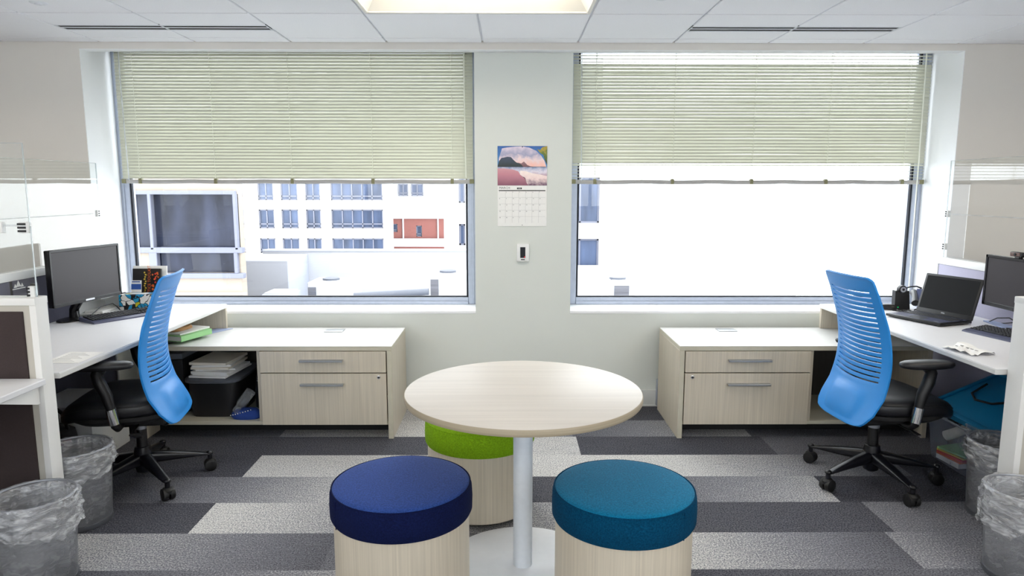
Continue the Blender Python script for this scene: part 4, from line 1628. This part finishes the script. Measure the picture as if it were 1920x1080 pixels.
cd = thing('name_card', 'small blue and white card standing against the black book', 'card', (-2.46, 4.36, ZD + .1))
b = MB().obox((-2.412, 4.474, ZD + .138), (.066, .003, .078), RX(-th))
b.build('card', M['paper'], cd)
MB().obox((-2.412, 4.4715, ZD + .136), (.064, .001, .036), RX(-th)).build('blue_band', M['card_blue'], cd)
for zz in (ZD + .168, ZD + .107):
    MB().obox((-2.412, 4.4725, zz), (.052, .001, .007), RX(-th)).build('print', M['card_blue'], cd)
cd.location = (-2.412, 4.474, ZD + .098)
for c_ in cd.children:
    c_.location = Vector((0, 0, 0))
    c_.data.transform(Matrix.Translation(Vector((-2.46, 4.36, ZD + .1)) - Vector((-2.412, 4.474, ZD + .098))))

lt_ = thing('letter_tray', 'white letter tray behind the left monitor', 'letter tray', (-2.545, 4.33, ZD))
b = MB()
b.box(-2.625, -2.485, 4.20, 4.48, ZD, ZD + .004)
b.box(-2.625, -2.485, 4.476, 4.48, ZD, ZD + .1)
b.box(-2.625, -2.622, 4.20, 4.48, ZD, ZD + .1)
b.box(-2.488, -2.485, 4.43, 4.48, ZD, ZD + .1)
b.box(-2.625, -2.485, 4.20, 4.48, ZD + .096, ZD + .1)
b.build('tray', M['white_plastic'], lt_)
MB().box(-2.61, -2.5, 4.23, 4.46, ZD + .004, ZD + .018).build('papers', M['paper'], lt_)
tag(MB().tube([(-2.50, 4.08, ZD + .006), (-2.49, 4.2, ZD + .05), (-2.475, 4.3, ZD + .055), (-2.47, 4.335, ZD + .03), (-2.46, 4.352, ZD + .005)], .003, 8).build('cable', M['cable']),
    'thin black cable looping right of the left monitor stand', 'cable')

ps = thing('paper_sheet', 'printed white sheet lying flat at the near end of the left desk', 'paper', (-1.98, 3.11, ZD))
MB().prism([(-2.062, 3.01, ZD + .0005), (-1.905, 3.008, ZD + .0005), (-1.914, 3.218, ZD + .0005), (-2.075, 3.222, ZD + .0005)], (0, 0, .0008)).build('sheet', M['paper'], ps)
b = MB()
for k in range(9):
    yy = 3.035 + k * .019
    b.box(-2.05, -1.94 - .02 * (k % 3), yy, yy + .003, ZD + .0013, ZD + .0016)
b.build('text_lines', M['ink_pale'], ps)

# partition emblem (small white mark on the fabric seen through the acrylic)
em = MB()
for (y0_, z0_, s_) in ((3.695, .985, .012), (3.72, .992, .02), (3.748, .985, .012)):
    em.prism([(-2.6395, y0_ - s_, z0_ - s_ * .6), (-2.6395, y0_ + s_, z0_ - s_ * .6), (-2.6395, y0_, z0_ + s_ * 1.1)], (.0012, 0, 0))
em.box(-2.6395, -2.6385, 3.672, 3.772, .968, .973)
tag(em.build('emblem_sticker', M['paper']), 'small white mountain shaped emblem stuck on the charcoal partition', 'sticker')

# ---- on and in the left credenza
ZC = .575
stk = [('folder', 'black folder at the bottom of the pile on the left credenza', 'folder', -2.165, -2.01, 4.10, 4.34, ZC, .018, 'black'),
       ('binder', 'green edged binder in the pile on the left credenza', 'binder', -2.15, -1.91, 4.11, 4.37, ZC + .018, .034, 'greenb'),
       ('folder', 'white folder on the green binder, under the brown envelope', 'folder', -2.17, -1.93, 4.14, 4.39, ZC + .0525, .010, 'paper')]
for (nm, lab, cat, x0, x1, y0, y1, z, h, mt) in stk:
    t_ = thing(nm, lab, cat, ((x0 + x1) / 2, (y0 + y1) / 2, z), math.radians(-18), local=True)
    hw, hd = (x1 - x0) / 2, (y1 - y0) / 2
    c = MB()
    c.box(-hw, hw, -hd, hd, 0, .003, .001, 1)
    c.box(-hw, hw, -hd, hd, h - .003, h, .001, 1)
    c.box(hw - .003, hw, -hd, hd, 0, h, .001, 1)
    c.build('cover', M[mt], t_)
    MB().box(-hw + .008, hw - .008, -hd + .006, hd - .006, .003, h - .003).build('pages', M['paper'] if mt != 'black' else M['black_matte'], t_)
ev = thing('envelope', 'brown padded envelope on top of the folder pile on the left credenza', 'envelope', (-2.10, 4.25, ZC + .063), math.radians(-14), local=True)
b = MB()
b.lathe([(.90, 0), (1.0, .004), (1.0, .010), (.93, .020), (.6, .027), (.001, .028)], (0, 0, 0), n=48, hx=.115, hy=.085, ex=5)
for v in b.bm.verts:
    v.co.z += .004 * math.sin(v.co.x * 55) * math.sin(v.co.y * 60 + 1) if v.co.z > .008 else 0
b.build('pouch', M['kraft'], ev)
MB().box(-.02, .04, -.02, .01, .0272, .0285).build('blue_label', M['blue_sheet'], ev)
tag(MB().prism([(-2.03, 4.41, ZC + .0005), (-1.93, 4.385, ZC + .0005), (-1.84, 4.57, ZC + .0005), (-1.95, 4.57, ZC + .0005)], (0, 0, .003)).build('folder', M['blue_sheet']),
    'pale blue folder lying flat beside the pile on the left credenza', 'folder')

tub = thing('storage_tub', 'black storage tub with grey lid in the open bay of the left credenza', 'storage tub', (-1.80, 4.30, .106))
MB().lathe([(.88, .107), (.95, .2), (.97, .33)], (-1.822, 4.33, 0), n=48, hx=.163, hy=.21, ex=6).build('tub', M['bin_black'], tub)
MB().lathe([(1.0, .325), (1.06, .33), (1.07, .347), (1.0, .355), (.001, .356)], (-1.822, 4.33, 0), n=48, hx=.163, hy=.21, ex=6).build('lid', M['bin_grey'], tub)
z = .357
for k in range(7):
    h = .008 + .010 * rr.random()
    cx, cy = -1.81 + rr.uniform(-.02, .02), 4.29 + rr.uniform(-.02, .02)
    lab = ['lowest paper bundle on the grey tub lid in the left credenza', 'second paper bundle up on the grey tub lid', 'third paper bundle up on the grey tub lid',
           'middle paper bundle in the pile on the grey tub lid', 'third paper bundle from the top on the grey tub lid', 'second paper bundle from the top on the grey tub lid', 'topmost pinkish paper bundle on the grey tub lid'][k]
    o = MB().obox((cx, cy, z + h / 2), (.235, .29, h), RZ(rr.uniform(-.14, .14)), .001, 1).build('paper_bundle', M['paper_cream' if k in (4, 6) else 'paper'])
    tag(o, lab, 'paper', 'paper bundles on the grey tub')
    z += h + .0006
gb = thing('storage_box', 'grey plastic lidded box in the back left of the left credenza bay', 'storage box', (-2.08, 4.38, .106))
MB().box(-2.175, -2.01, 4.19, 4.57, .107, .46, .01).build('tub', M['bin_black'], gb)
MB().box(-2.18, -2.005, 4.18, 4.575, .462, .50, .01).build('lid', M['bin_grey'], gb)
bag = thing('handbag', 'black studded bag in the right of the left credenza bay', 'bag', (-1.57, 4.35, .106))
b = MB()
b.lathe([(.8, .107), (1.0, .13), (1.02, .22), (.9, .32), (.6, .37), (.01, .375)], (-1.566, 4.40, 0), n=40, hx=.05, hy=.14, ex=3)
b.build('body', M['black_fabric'], bag)
b = MB()
for k in range(26):
    a = rr.uniform(-2.9, -.9)
    zz = rr.uniform(.16, .32)
    b.sphere((-1.566 + .05 * math.cos(a), 4.40 + .138 * math.sin(a), zz), .004, 8, 6)
b.build('studs', M['bin_grey'], bag)
sh = thing('canvas_pouch', 'blue canvas pouch with white stitching on the shelf of the left credenza', 'pouch', (-1.63, 4.15, .106))
b = MB()
b.lathe([(.9, .107), (1.0, .12), (.95, .14), (.7, .16), (.01, .168)], (-1.61, 4.135, 0), n=40, hx=.092, hy=.055, ex=2.4)
b.build('body', M['denim'], sh)
b = MB()
for k in range(9):
    b.sphere((-1.69 + k * .015, 4.083 + .0016 * (k - 3) ** 2 * .3, .135 + .004 * k), .0032, 8, 6)
b.build('stitching', M['paper'], sh)
wb = thing('water_bottle', 'clear plastic bottle tilted on the blue pouch in the left credenza', 'bottle', (-1.6, 4.10, .15))
d_ = Vector((.13, .02, .165)).normalized()
p0 = Vector((-1.668, 4.10, .155))
MB().cyl(p0, p0 + d_ * .035, .021, n=24, b=.003).build('cap', M['clearplastic'], wb)
MB().tube([p0 + d_ * .035, p0 + d_ * .06, p0 + d_ * .16], [.016, .03, .031], 24).build('body', M['clearplastic'], wb)

# ---- under the left desk
wb_ = thing('storage_box', 'white box on the floor under the left desk behind the chair', 'storage box', (-2.44, 3.85, 0))
MB().box(-2.62, -2.275, 3.66, 4.02, 0, .30, .004).build('carton', M['white_plastic'], wb_)
MB().box(-2.625, -2.27, 3.655, 4.025, .27, .325, .004).build('lid', M['white_plastic'], wb_)
hb = thing('handbag', 'black handbag with a pink tag on the floor under the left desk', 'bag', (-2.37, 3.50, 0))
b = MB()
b.lathe([(.85, 0), (1.0, .03), (1.0, .16), (.85, .25), (.4, .28), (.01, .285)], (-2.37, 3.5, 0), n=40, hx=.10, hy=.09, ex=3)
b.build('body', M['black_fabric'], hb)
MB().tube([(-2.44, 3.5, .26), (-2.42, 3.48, .36), (-2.36, 3.47, .40), (-2.31, 3.48, .35), (-2.30, 3.5, .26)], .009, 8).build('strap', M['black_fabric'], hb)
MB().obox((-2.285, 3.44, .20), (.06, .012, .06), RZ(.9), .003).build('pink_tag', M['pink'], hb)
bp_ = thing('filler_bag', 'made-up black bag filling the dark area under the left desk', 'filler_bag', (-2.42, 3.28, 0))  # made-up bag, put in to keep this area under the desk dark
b = MB()
b.lathe([(.9, 0), (1.0, .03), (1.02, .28), (.92, .42), (.6, .49), (.01, .50)], (-2.43, 3.12, 0), n=48, hx=.17, hy=.11, ex=3.5)
b.build('body', M['black_fabric'], bp_)
MB().lathe([(.9, .06), (1.0, .09), (.98, .24), (.01, .26)], (-2.43, 3.005, 0), n=32, hx=.12, hy=.03, ex=3.5).build('pocket', M['black_fabric'], bp_)
cb = thing('cardboard_box', 'brown cardboard box in the dark behind the filler bag under the left desk', 'box', (-2.45, 3.47, 0))
MB().box(-2.62, -2.40, 3.24, 3.40, 0, .56, .003).build('carton', M['cardboard'], cb)
MB().obox((-2.38, 3.32, .60), (.006, .15, .10), RY(.5)).build('flap', M['cardboard'], cb)

# =================================================================== RIGHT DESK ITEMS
monitor('monitor', 'black monitor with a webcam clipped on top at the right desk', (2.715, 3.615, 0), math.radians(-90), .56, .285, .857,
        M['lock'], (0, .075), (.12, .07), .016)
wc = thing('webcam', 'black webcam perched on top of the right monitor', 'webcam', (2.72, 3.62, 1.142))
MB().obox((2.715, 3.66, 1.163), (.024, .075, .026), RZ(.12), .006).build('body', M['black'], wc)
MB().obox((2.7025, 3.662, 1.163), (.002, .062, .02), RZ(.12), .003).build('face', M['webcam_face'], wc)
MB().cyl((2.7025, 3.66, 1.163), (2.6985, 3.66, 1.163), .007, n=20).build('lens', M['bezel'], wc)
MB().box(2.712, 2.735, 3.645, 3.675, 1.1425, 1.152).build('clip', M['black'], wc)
MB().obox((2.745, 3.61, 1.155), (.02, .07, .014), RZ(.4), .004).build('rear_foot', M['black'], wc)
keyboard('black keyboard before the right monitor, half behind the partition post', (2.615, 3.505), math.radians(-77), .17, M['kb_body'])

# laptop
lp = thing('laptop', 'open black laptop with blank screen on the right desk', 'laptop', (2.485, 4.02, ZD), math.radians(-70.6), local=True)
W, Dp = .365, .25
MB().box(-W / 2, W / 2, -Dp / 2, Dp / 2, .004, .022, .006).build('base', M['black'], lp)
MB().box(-W / 2 + .012, W / 2 - .012, -Dp / 2 + .01, Dp / 2 - .02, .0222, .0232).build('palm_rest', M['kb_body'], lp)
b = MB()
for r_ in range(6):
    for c in range(17):
        x0 = -W / 2 + .022 + c * .0188
        y0 = -.012 + r_ * .0172
        b.box(x0, x0 + .0158, y0, y0 + .0142, .0232, .0252, .001, 1)
b.build('keys', M['keys'], lp)
MB().box(-.055, .045, -Dp / 2 + .02, -.03, .0232, .0238).build('touchpad', M['keys'], lp)
MB().box(W / 2 - .06, W / 2 - .035, -Dp / 2 + .02, -Dp / 2 + .032, .0232, .0237).build('sticker', M['silver'], lp)
tl = math.radians(-16)
SM = Matrix.Translation((0, Dp / 2 - .004, .02)) @ Matrix.Rotation(tl, 4, 'X')
b = MB()
b.box(-W / 2, W / 2, 0, .009, 0, .245, .004)
b.bm.transform(SM)
ld = b.build('lid', M['black'], lp)
b = MB()
b.box(-W / 2 + .014, W / 2 - .014, -.0008, .001, .028, .232)
b.bm.transform(SM)
b.build('screen', M['lscreen'], ld)
b = MB()
b.text('DELL', .011, SM @ Matrix.Translation((-.0145, -.0006, .012)) @ TX)
b.build('logo', M['silver'], ld)

# headset on its base
hs = thing('headset', 'wireless headset parked on its black charging base at the right desk corner', 'headset', (2.545, 4.42, ZD))
b = MB()
b.prism([(2.502, 4.40, ZD), (2.592, 4.385, ZD), (2.588, 4.40, ZD + .118), (2.506, 4.413, ZD + .118)], (.006, .05, 0))
b.build('charging_base', M['black'], hs)
b = MB()
b.cyl((2.548, 4.40, ZD + .128), (2.548, 4.435, ZD + .128), .026, n=32, b=.005)
ep = b.build('earpiece', M['black'], hs)
MB().cyl((2.548, 4.398, ZD + .128), (2.548, 4.402, ZD + .128), .018, n=28).build('silver_ring', M['silver'], ep)
MB().cyl((2.548, 4.396, ZD + .128), (2.548, 4.399, ZD + .128), .008, n=20).build('centre_cap', M['black'], ep)
MB().tube([(2.57, 4.42, ZD + .133), (2.61, 4.425, ZD + .143), (2.65, 4.43, ZD + .145), (2.685, 4.435, ZD + .132)], [.004, .0045, .0045, .006], 10).build('boom_arm', M['black'], hs)
MB().box(2.517, 2.522, 4.392, 4.396, ZD + .012, ZD + .016).build('led', M['led_green'], hs)

ph_ = thing('desk_phone', 'blue grey desk phone with black handset behind the laptop', 'telephone', (2.735, 4.44, ZD), math.radians(-25), local=True)
b = MB()
b.prism([(-.06, -.06, 0), (-.06, .07, 0), (-.06, .07, .115), (-.06, .05, .118), (-.06, -.06, .03)], (.13, 0, 0))
b.build('body', M['phone'], ph_)
MB().tube([(-.075, -.085, .04), (-.075, -.04, .066), (-.075, .02, .09), (-.075, .06, .088)], [.024, .016, .016, .024], 14).build('handset', M['black'], ph_)
b = MB()
for r_ in range(4):
    for c in range(3):
        yy = -.04 + r_ * .02
        b.obox((.0 + c * .022, yy, .030 + (yy + .06) * .78 + .004), (.014, .011, .006), RX(.66))
b.build('keypad', M['keys'], ph_)
tag(MB().tube([(2.60, 4.35, ZD + .004), (2.615, 4.30, ZD + .03), (2.605, 4.29, ZD + .008), (2.625, 4.31, ZD + .035), (2.62, 4.34, ZD + .06), (2.65, 4.36, ZD + .05), (2.64, 4.33, ZD + .012), (2.66, 4.31, ZD + .006)], .0042, 8).build('phone_cord', M['cable']),
    'curly black phone cord between headset base and laptop', 'cord')

ms = thing('computer_mouse', 'black computer mouse on the right desk behind the chair back', 'mouse', (2.455, 4.39, ZD), math.radians(60), local=True)
MB().lathe([(.9, 0), (1, .006), (.96, .02), (.75, .031), (.4, .036), (.01, .037)], (0, 0, 0), n=40, hx=.03, hy=.052, ex=2.3).build('shell', M['black'], ms)
MB().box(-.001, .001, .012, .05, .02, .0335).build('button_gap', M['silver'], ms)
sc_ = thing('speaker_pod', 'squat black device beside the mouse on the right desk', 'device', (2.385, 4.42, ZD))
MB().box(2.345, 2.42, 4.395, 4.455, ZD, ZD + .045, .008).build('body', M['black'], sc_)
MB().box(2.35, 2.415, 4.393, 4.396, ZD + .012, ZD + .034).build('front_grille', M['keys'], sc_)
tag(MB().tube([(2.455, 4.34, ZD + .003), (2.49, 4.30, ZD + .003), (2.53, 4.31, ZD + .003), (2.50, 4.36, ZD + .003), (2.54, 4.37, ZD + .003), (2.57, 4.33, ZD + .003)], .0032, 8).build('cable', M['cable']),
    'black cable tangled on the right desk in front of the headset', 'cable')
tag(MB().tube([(2.44, 4.245, ZD + .004), (2.50, 4.262, ZD + .0045)], .0038, 8).build('pen', M['card_blue']), 'blue pen beside the laptop', 'pen')
tag(MB().tube([(2.80, 3.95, ZD + .003), (2.80, 3.88, ZD + .04), (2.81, 3.80, ZD + .055), (2.82, 3.73, ZD + .03), (2.80, 3.70, ZD + .004), (2.77, 3.76, ZD + .004)], .0034, 8).build('cable', M['cable']),
    'black cable bent in a loop under the right monitor', 'cable')
tag(MB().tube([(2.84, 3.90, ZD + .004), (2.83, 3.80, ZD + .028), (2.84, 3.70, ZD + .05), (2.85, 3.60, ZD + .05)], .0034, 8).build('cable', M['cable']),
    'black cable rising to the back of the right monitor', 'cable')
tag(MB().prism([(2.76, 3.78, ZD + .001), (2.84, 3.76, ZD + .001), (2.84, 3.97, ZD + .001), (2.79, 3.98, ZD + .001)], (0, 0, .006)).build('paper_pad', M['blue_sheet']),
    'pale paper pad under the right monitor', 'paper')

# crumpled napkin
nk = thing('napkin', 'crumpled white paper with dashes at the front edge of the right desk', 'napkin', (2.2, 3.25, ZD))
r2 = random.Random(4)
n0 = [[r2.uniform(0, .016) for _ in range(9)] for _ in range(9)]
cor = [Vector((2.118, 3.30, 0)), Vector((2.155, 3.125, 0)), Vector((2.285, 3.15, 0)), Vector((2.275, 3.37, 0))]


def nap(u, v):
    p = (cor[0] * (1 - u) + cor[1] * u) * (1 - v) + (cor[3] * (1 - u) + cor[2] * u) * v
    i, j = min(7, int(u * 8)), min(7, int(v * 8))
    fu, fv = u * 8 - i, v * 8 - j
    z = (n0[i][j] * (1 - fu) + n0[i + 1][j] * fu) * (1 - fv) + (n0[i][j + 1] * (1 - fu) + n0[i + 1][j + 1] * fu) * fv
    p.x += .003 * math.sin(u * 11 + v * 5)
    p.y += .003 * math.sin(v * 9 + u * 4)
    return Vector((p.x, p.y, ZD + .002 + z))


MB().grid(nap, 16, 16).build('sheet', M['paper'], nk, sharp=25)
b = MB()
for k in range(5):
    p = nap(.12 + .16 * k, .55)
    b.obox((p.x, p.y, p.z + .0025), (.006, .016, .001), RZ(.2))
b.build('dashes', M['ink'], nk)

# ---- under the right desk: tote with lid and its contents
X0, X1, Y0, Y1, Z1 = 2.385, 2.80, 3.24, 3.775, .265
tt = thing('storage_tote', 'clear plastic storage tote on the floor under the right desk', 'storage tote', ((X0 + X1) / 2, (Y0 + Y1) / 2, 0))
b = MB()
i_ = .025
B4 = [(X0 + i_, Y0 + i_), (X1 - i_, Y0 + i_), (X1 - i_, Y1 - i_), (X0 + i_, Y1 - i_)]
T4 = [(X0, Y0), (X1, Y0), (X1, Y1), (X0, Y1)]
for k in range(4):
    k2 = (k + 1) % 4
    b.poly([(*B4[k], .006), (*B4[k2], .006), (*T4[k2], Z1), (*T4[k], Z1)])
b.poly([(*p, .006) for p in B4])
b.build('tub', M['tote'], tt)
MB().tube([(*T4[0], Z1), (*T4[1], Z1), (*T4[2], Z1), (*T4[3], Z1)], .007, 8, closed=True).build('rim', M['clearplastic'], tt)
ld_ = thing('tote_lid', 'turquoise lid tilted on top of the clear tote under the right desk', 'lid', ((X0 + X1) / 2, (Y0 + Y1) / 2, Z1))
LM = Matrix.Translation((X0 - .005, (Y0 + Y1) / 2, Z1 + .03)) @ Matrix.Rotation(math.radians(-24), 4, 'Y')
b = MB()
b.box(0, .44, -.29, .27, 0, .012, .004)
for (xa, xb, ya, yb_) in ((0, .03, -.29, .27), (.41, .44, -.29, .27), (0, .44, -.29, -.265), (0, .44, .245, .27)):
    b.box(xa, xb, ya, yb_, -.016, .022, .004)
b.bm.transform(LM)
b.build('panel', M['turq'], ld_)
b = MB()
for ya in (-.16, .1):
    b = MB()
    b.box(-.008, .004, ya, ya + .09, -.022, .014, .003)
    b.bm.transform(LM)
    b.build('latch', M['clearplastic'], ld_)
b = MB()
b.tube([LM @ Vector(p) for p in ((.30, .18, .03), (.20, .17, .02), (.17, .10, .017), (.19, .0, .017), (.25, -.06, .02), (.33, -.07, .035))], .006, 8)
tag(b.build('strap', M['black_fabric']), 'black strap lying on the turquoise tote lid', 'strap')
for k, (mt, lab) in enumerate((('paper', 'white paper ream at the bottom of the tote'), ('ink_orange', 'orange paper pad in the tote above the white ream'), ('ink_red', 'red paper pad in the tote'), ('ink_yellow', 'yellow paper pad in the tote'), ('greenb', 'green paper pad topmost in the tote'))):
    z = .012 + (0 if k == 0 else .028 + (k - 1) * .012)
    h = .027 if k == 0 else .011
    o = MB().obox((2.52, 3.64, z + h / 2), (.2, .17, h), RZ(.1 + .05 * k), .001, 1).build('paper_pad', M[mt])
    tag(o, lab, 'paper pad', 'coloured paper pads in the tote')
tag(MB().obox((2.56, 3.40, .06), (.2, .18, .09), RZ(-.1), .004).build('carton', M['denim']), 'dark blue carton at the right end in the tote', 'carton')
tag(MB().obox((2.55, 3.40, .135), (.22, .16, .05), RZ(.15), .004).build('carton', M['card_blue']), 'blue carton stacked above the dark carton in the tote', 'carton')
tag(MB().sphere((2.52, 3.60, .135), (.06, .06, .05), 24, 16).build('plastic_bag', M['clearplastic']), 'bundled clear plastic bag over the coloured pads in the tote', 'plastic bag')
tag(MB().tube([(2.47, 3.735, .13), (2.52, 3.66, .19), (2.56, 3.60, .215)], .028, 16).build('paper_roll', M['paper_cream']), 'rolled pale paper leaning in the tote', 'paper roll')

# =================================================================== ON THE PILLAR
cal = thing('wall_calendar', 'wall calendar open at MARCH with a beach photo, on the pillar', 'calendar', (.098, YW - .003, 1.255))
x0, x1, zm, zt, zb = -.067, .263, 1.527, 1.787, 1.256
yc = YW
MB().box(x0, x1, yc - .004, yc - .001, zb, zm, .0004, 1).build('date_page', M['paper'], cal)
MB().box(x0, x1, yc - .004, yc - .001, zm + .001, zt, .0004, 1).build('picture_page', M['cover_black'], cal)


def pic(name, pts, mat, layer):
    """printed region of the picture page: pts in 0..1 page units"""
    b = MB()
    b.prism([(x0 + (x1 - x0) * u, yc - .0041 - .0002 * layer, zm + .001 + (zt - zm - .001) * v) for u, v in pts], (0, .0001, 0))
    return b.build(name, mat, cal)


M['pic_blue'] = m_print('print_blue_sky', [(0, (96, 176, 222)), (1, (36, 92, 166))], 2, .27, .53, 20, .1)
M['pic_sky'] = m_print('print_pink_clouds', [(0, (244, 190, 176)), (.35, (236, 214, 216)), (.6, (160, 160, 190)), (1, (222, 208, 222))], 2, .40, .53, 26, .35)
M['pic_sea'] = m_print('print_sea', [(0, (190, 150, 170)), (.5, (226, 220, 232)), (1, (120, 140, 180))], 2, .33, .40, 40, .4)
M['pic_sand'] = m_print('print_sand', [(0, (128, 74, 96)), (.6, (198, 132, 146)), (1, (214, 160, 168))], 2, .27, .40, 14, .12)
M['pic_foam'] = m_print('print_wet_sand', [(0, (104, 66, 96)), (.5, (240, 216, 214)), (1, (250, 236, 230))], 2, .27, .37, 44, .4)
M['pic_hill'] = m_print('print_hills', [(0, (30, 44, 46)), (1, (56, 70, 92))], 2, .40, .46, 40, .2)
M['pic_hill2'] = m_print('print_hills_far', [(0, (118, 78, 84)), (1, (150, 116, 122))], 2, .40, .44, 40, .2)
M['pic_leaf'] = m_print('print_leaves', [(0, (24, 36, 20)), (.6, (96, 116, 36)), (1, (190, 160, 50))], 2, .40, .53, 60, .5)
pic('print_upper_sky', [(0, .47), (1, .47), (1, 1), (0, 1)], M['pic_blue'], 0)
arc = [(.03, .70), (.09, .94)] + [(.2, .965), (.36, .985), (.5, .99), (.64, .96), (.78, .88), (.88, .76), (.95, .62), (.985, .47)]
pic('print_clouds', [(.02, .47)] + arc, M['pic_sky'], 1)
pic('print_leaves', [(.80, .92), (.86, .90), (.90, .97), (1, 1), (1, .52), (.97, .60), (.95, .66), (.92, .78), (.86, .82)], M['pic_leaf'], 2)
pic('print_sea', [(0, .24), (1, .2), (1, .48), (0, .48)], M['pic_sea'], 1)
pic('print_hills_far', [(.3, .475), (.36, .56), (.42, .58), (.48, .56), (.53, .61), (.56, .575), (.60, .52), (.66, .49), (.75, .475)], M['pic_hill2'], 2)
pic('print_hills', [(.0, .475), (.03, .62), (.08, .70), (.13, .71), (.20, .73), (.27, .72), (.33, .64), (.38, .585), (.44, .56), (.48, .53), (.52, .475)], M['pic_hill'], 3)
pic('print_sand', [(0, 0), (.62, 0), (.58, .08), (.55, .18), (.46, .27), (.42, .36), (.30, .41), (.12, .435), (0, .435)], M['pic_sand'], 3)
pic('print_wet_sand', [(.6, 0), (1, 0), (1, .24), (.86, .28), (.7, .31), (.58, .36), (.46, .38), (.45, .28), (.56, .19), (.58, .08)], M['pic_foam'], 2)
TXW = lambda x, z: Matrix.Translation((x, yc - .0043, z)) @ TX
b = MB()
b.text('MARCH', .021, TXW(x0 + .010, zm - .022))
b.build('lettering', M['ink'], cal)
MB().box(x0 + .130, x0 + .162, yc - .0045, yc - .004, zm - .024, zm - .013, .001, 1).build('year_box', M['ink_black'], cal)
b = MB()
b.text('2020', .0095, Matrix.Translation((x0 + .146, yc - .0048, zm - .0218)) @ TX, align='CENTER')
b.build('year', M['paper'], cal)
MB().box(x0 + .008, x1 - .010, yc - .0045, yc - .004, zm - .036, zm - .030).build('weekday_bar', M['ink_black'], cal)
gx = [x0 + .008 + (x1 - x0 - .018) * k / 7 for k in range(8)]
gz = [zm - .036 - .0425 * k for k in range(6)]
b = MB()
for x in gx[1:-1]:
    b.box(x - .0004, x + .0004, yc - .0044, yc - .004, gz[-1], gz[0])
for z in gz[1:-1]:
    b.box(gx[0], gx[-1], yc - .0044, yc - .004, z - .0004, z + .0004)
b.build('date_grid', M['ink_pale'], cal)
b = MB()
for d in range(31):
    r_, c = divmod(d, 7)
    b.text(str(d + 1), .0095, TXW(gx[c] + .003, gz[r_] - .0105))
for k in range(4):
    b.text(str(k + 1), .0095, TXW(gx[3 + k] + .003, gz[4] - .0105)) if k < 1 else None
b.build('date_numbers', M['ink'], cal)
MB().cyl((.098, yc - .002, zt - .006), (.098, yc - .0075, zt - .006), .0035, n=16).build('nail', M['lock'], cal)
MB().cyl((.098, yc - .003, zb + .008), (.098, yc - .0046, zb + .008), .0025, n=16).build('punch_hole', M['ink_black'], cal)

tm = thing('thermostat', 'small white thermostat with a dark display, below the calendar', 'thermostat', (.104, YW, 1.018))
MB().box(.062, .146, YW - .02, YW, 1.018, 1.139, .006).build('body', M['white_plastic'], tm)
MB().box(.085, .120, YW - .0212, YW - .019, 1.043, 1.116, .001, 1).build('display', M['gasket'], tm)
MB().box(.112, .118, YW - .0222, YW - .021, 1.047, 1.052).build('led', M['led_red'], tm)
MB().box(.090, .116, YW - .0212, YW - .0198, 1.028, 1.035).build('nameplate', M['ink'], tm)

ob = thing('outlet_box', 'grey vertical box on the wall beside the right credenza', 'outlet box', (1.02, 4.66, .0))
MB().box(1.032, 1.075, 4.635, 4.677, .013, .20, .008).build('housing', M['alu'], ob)
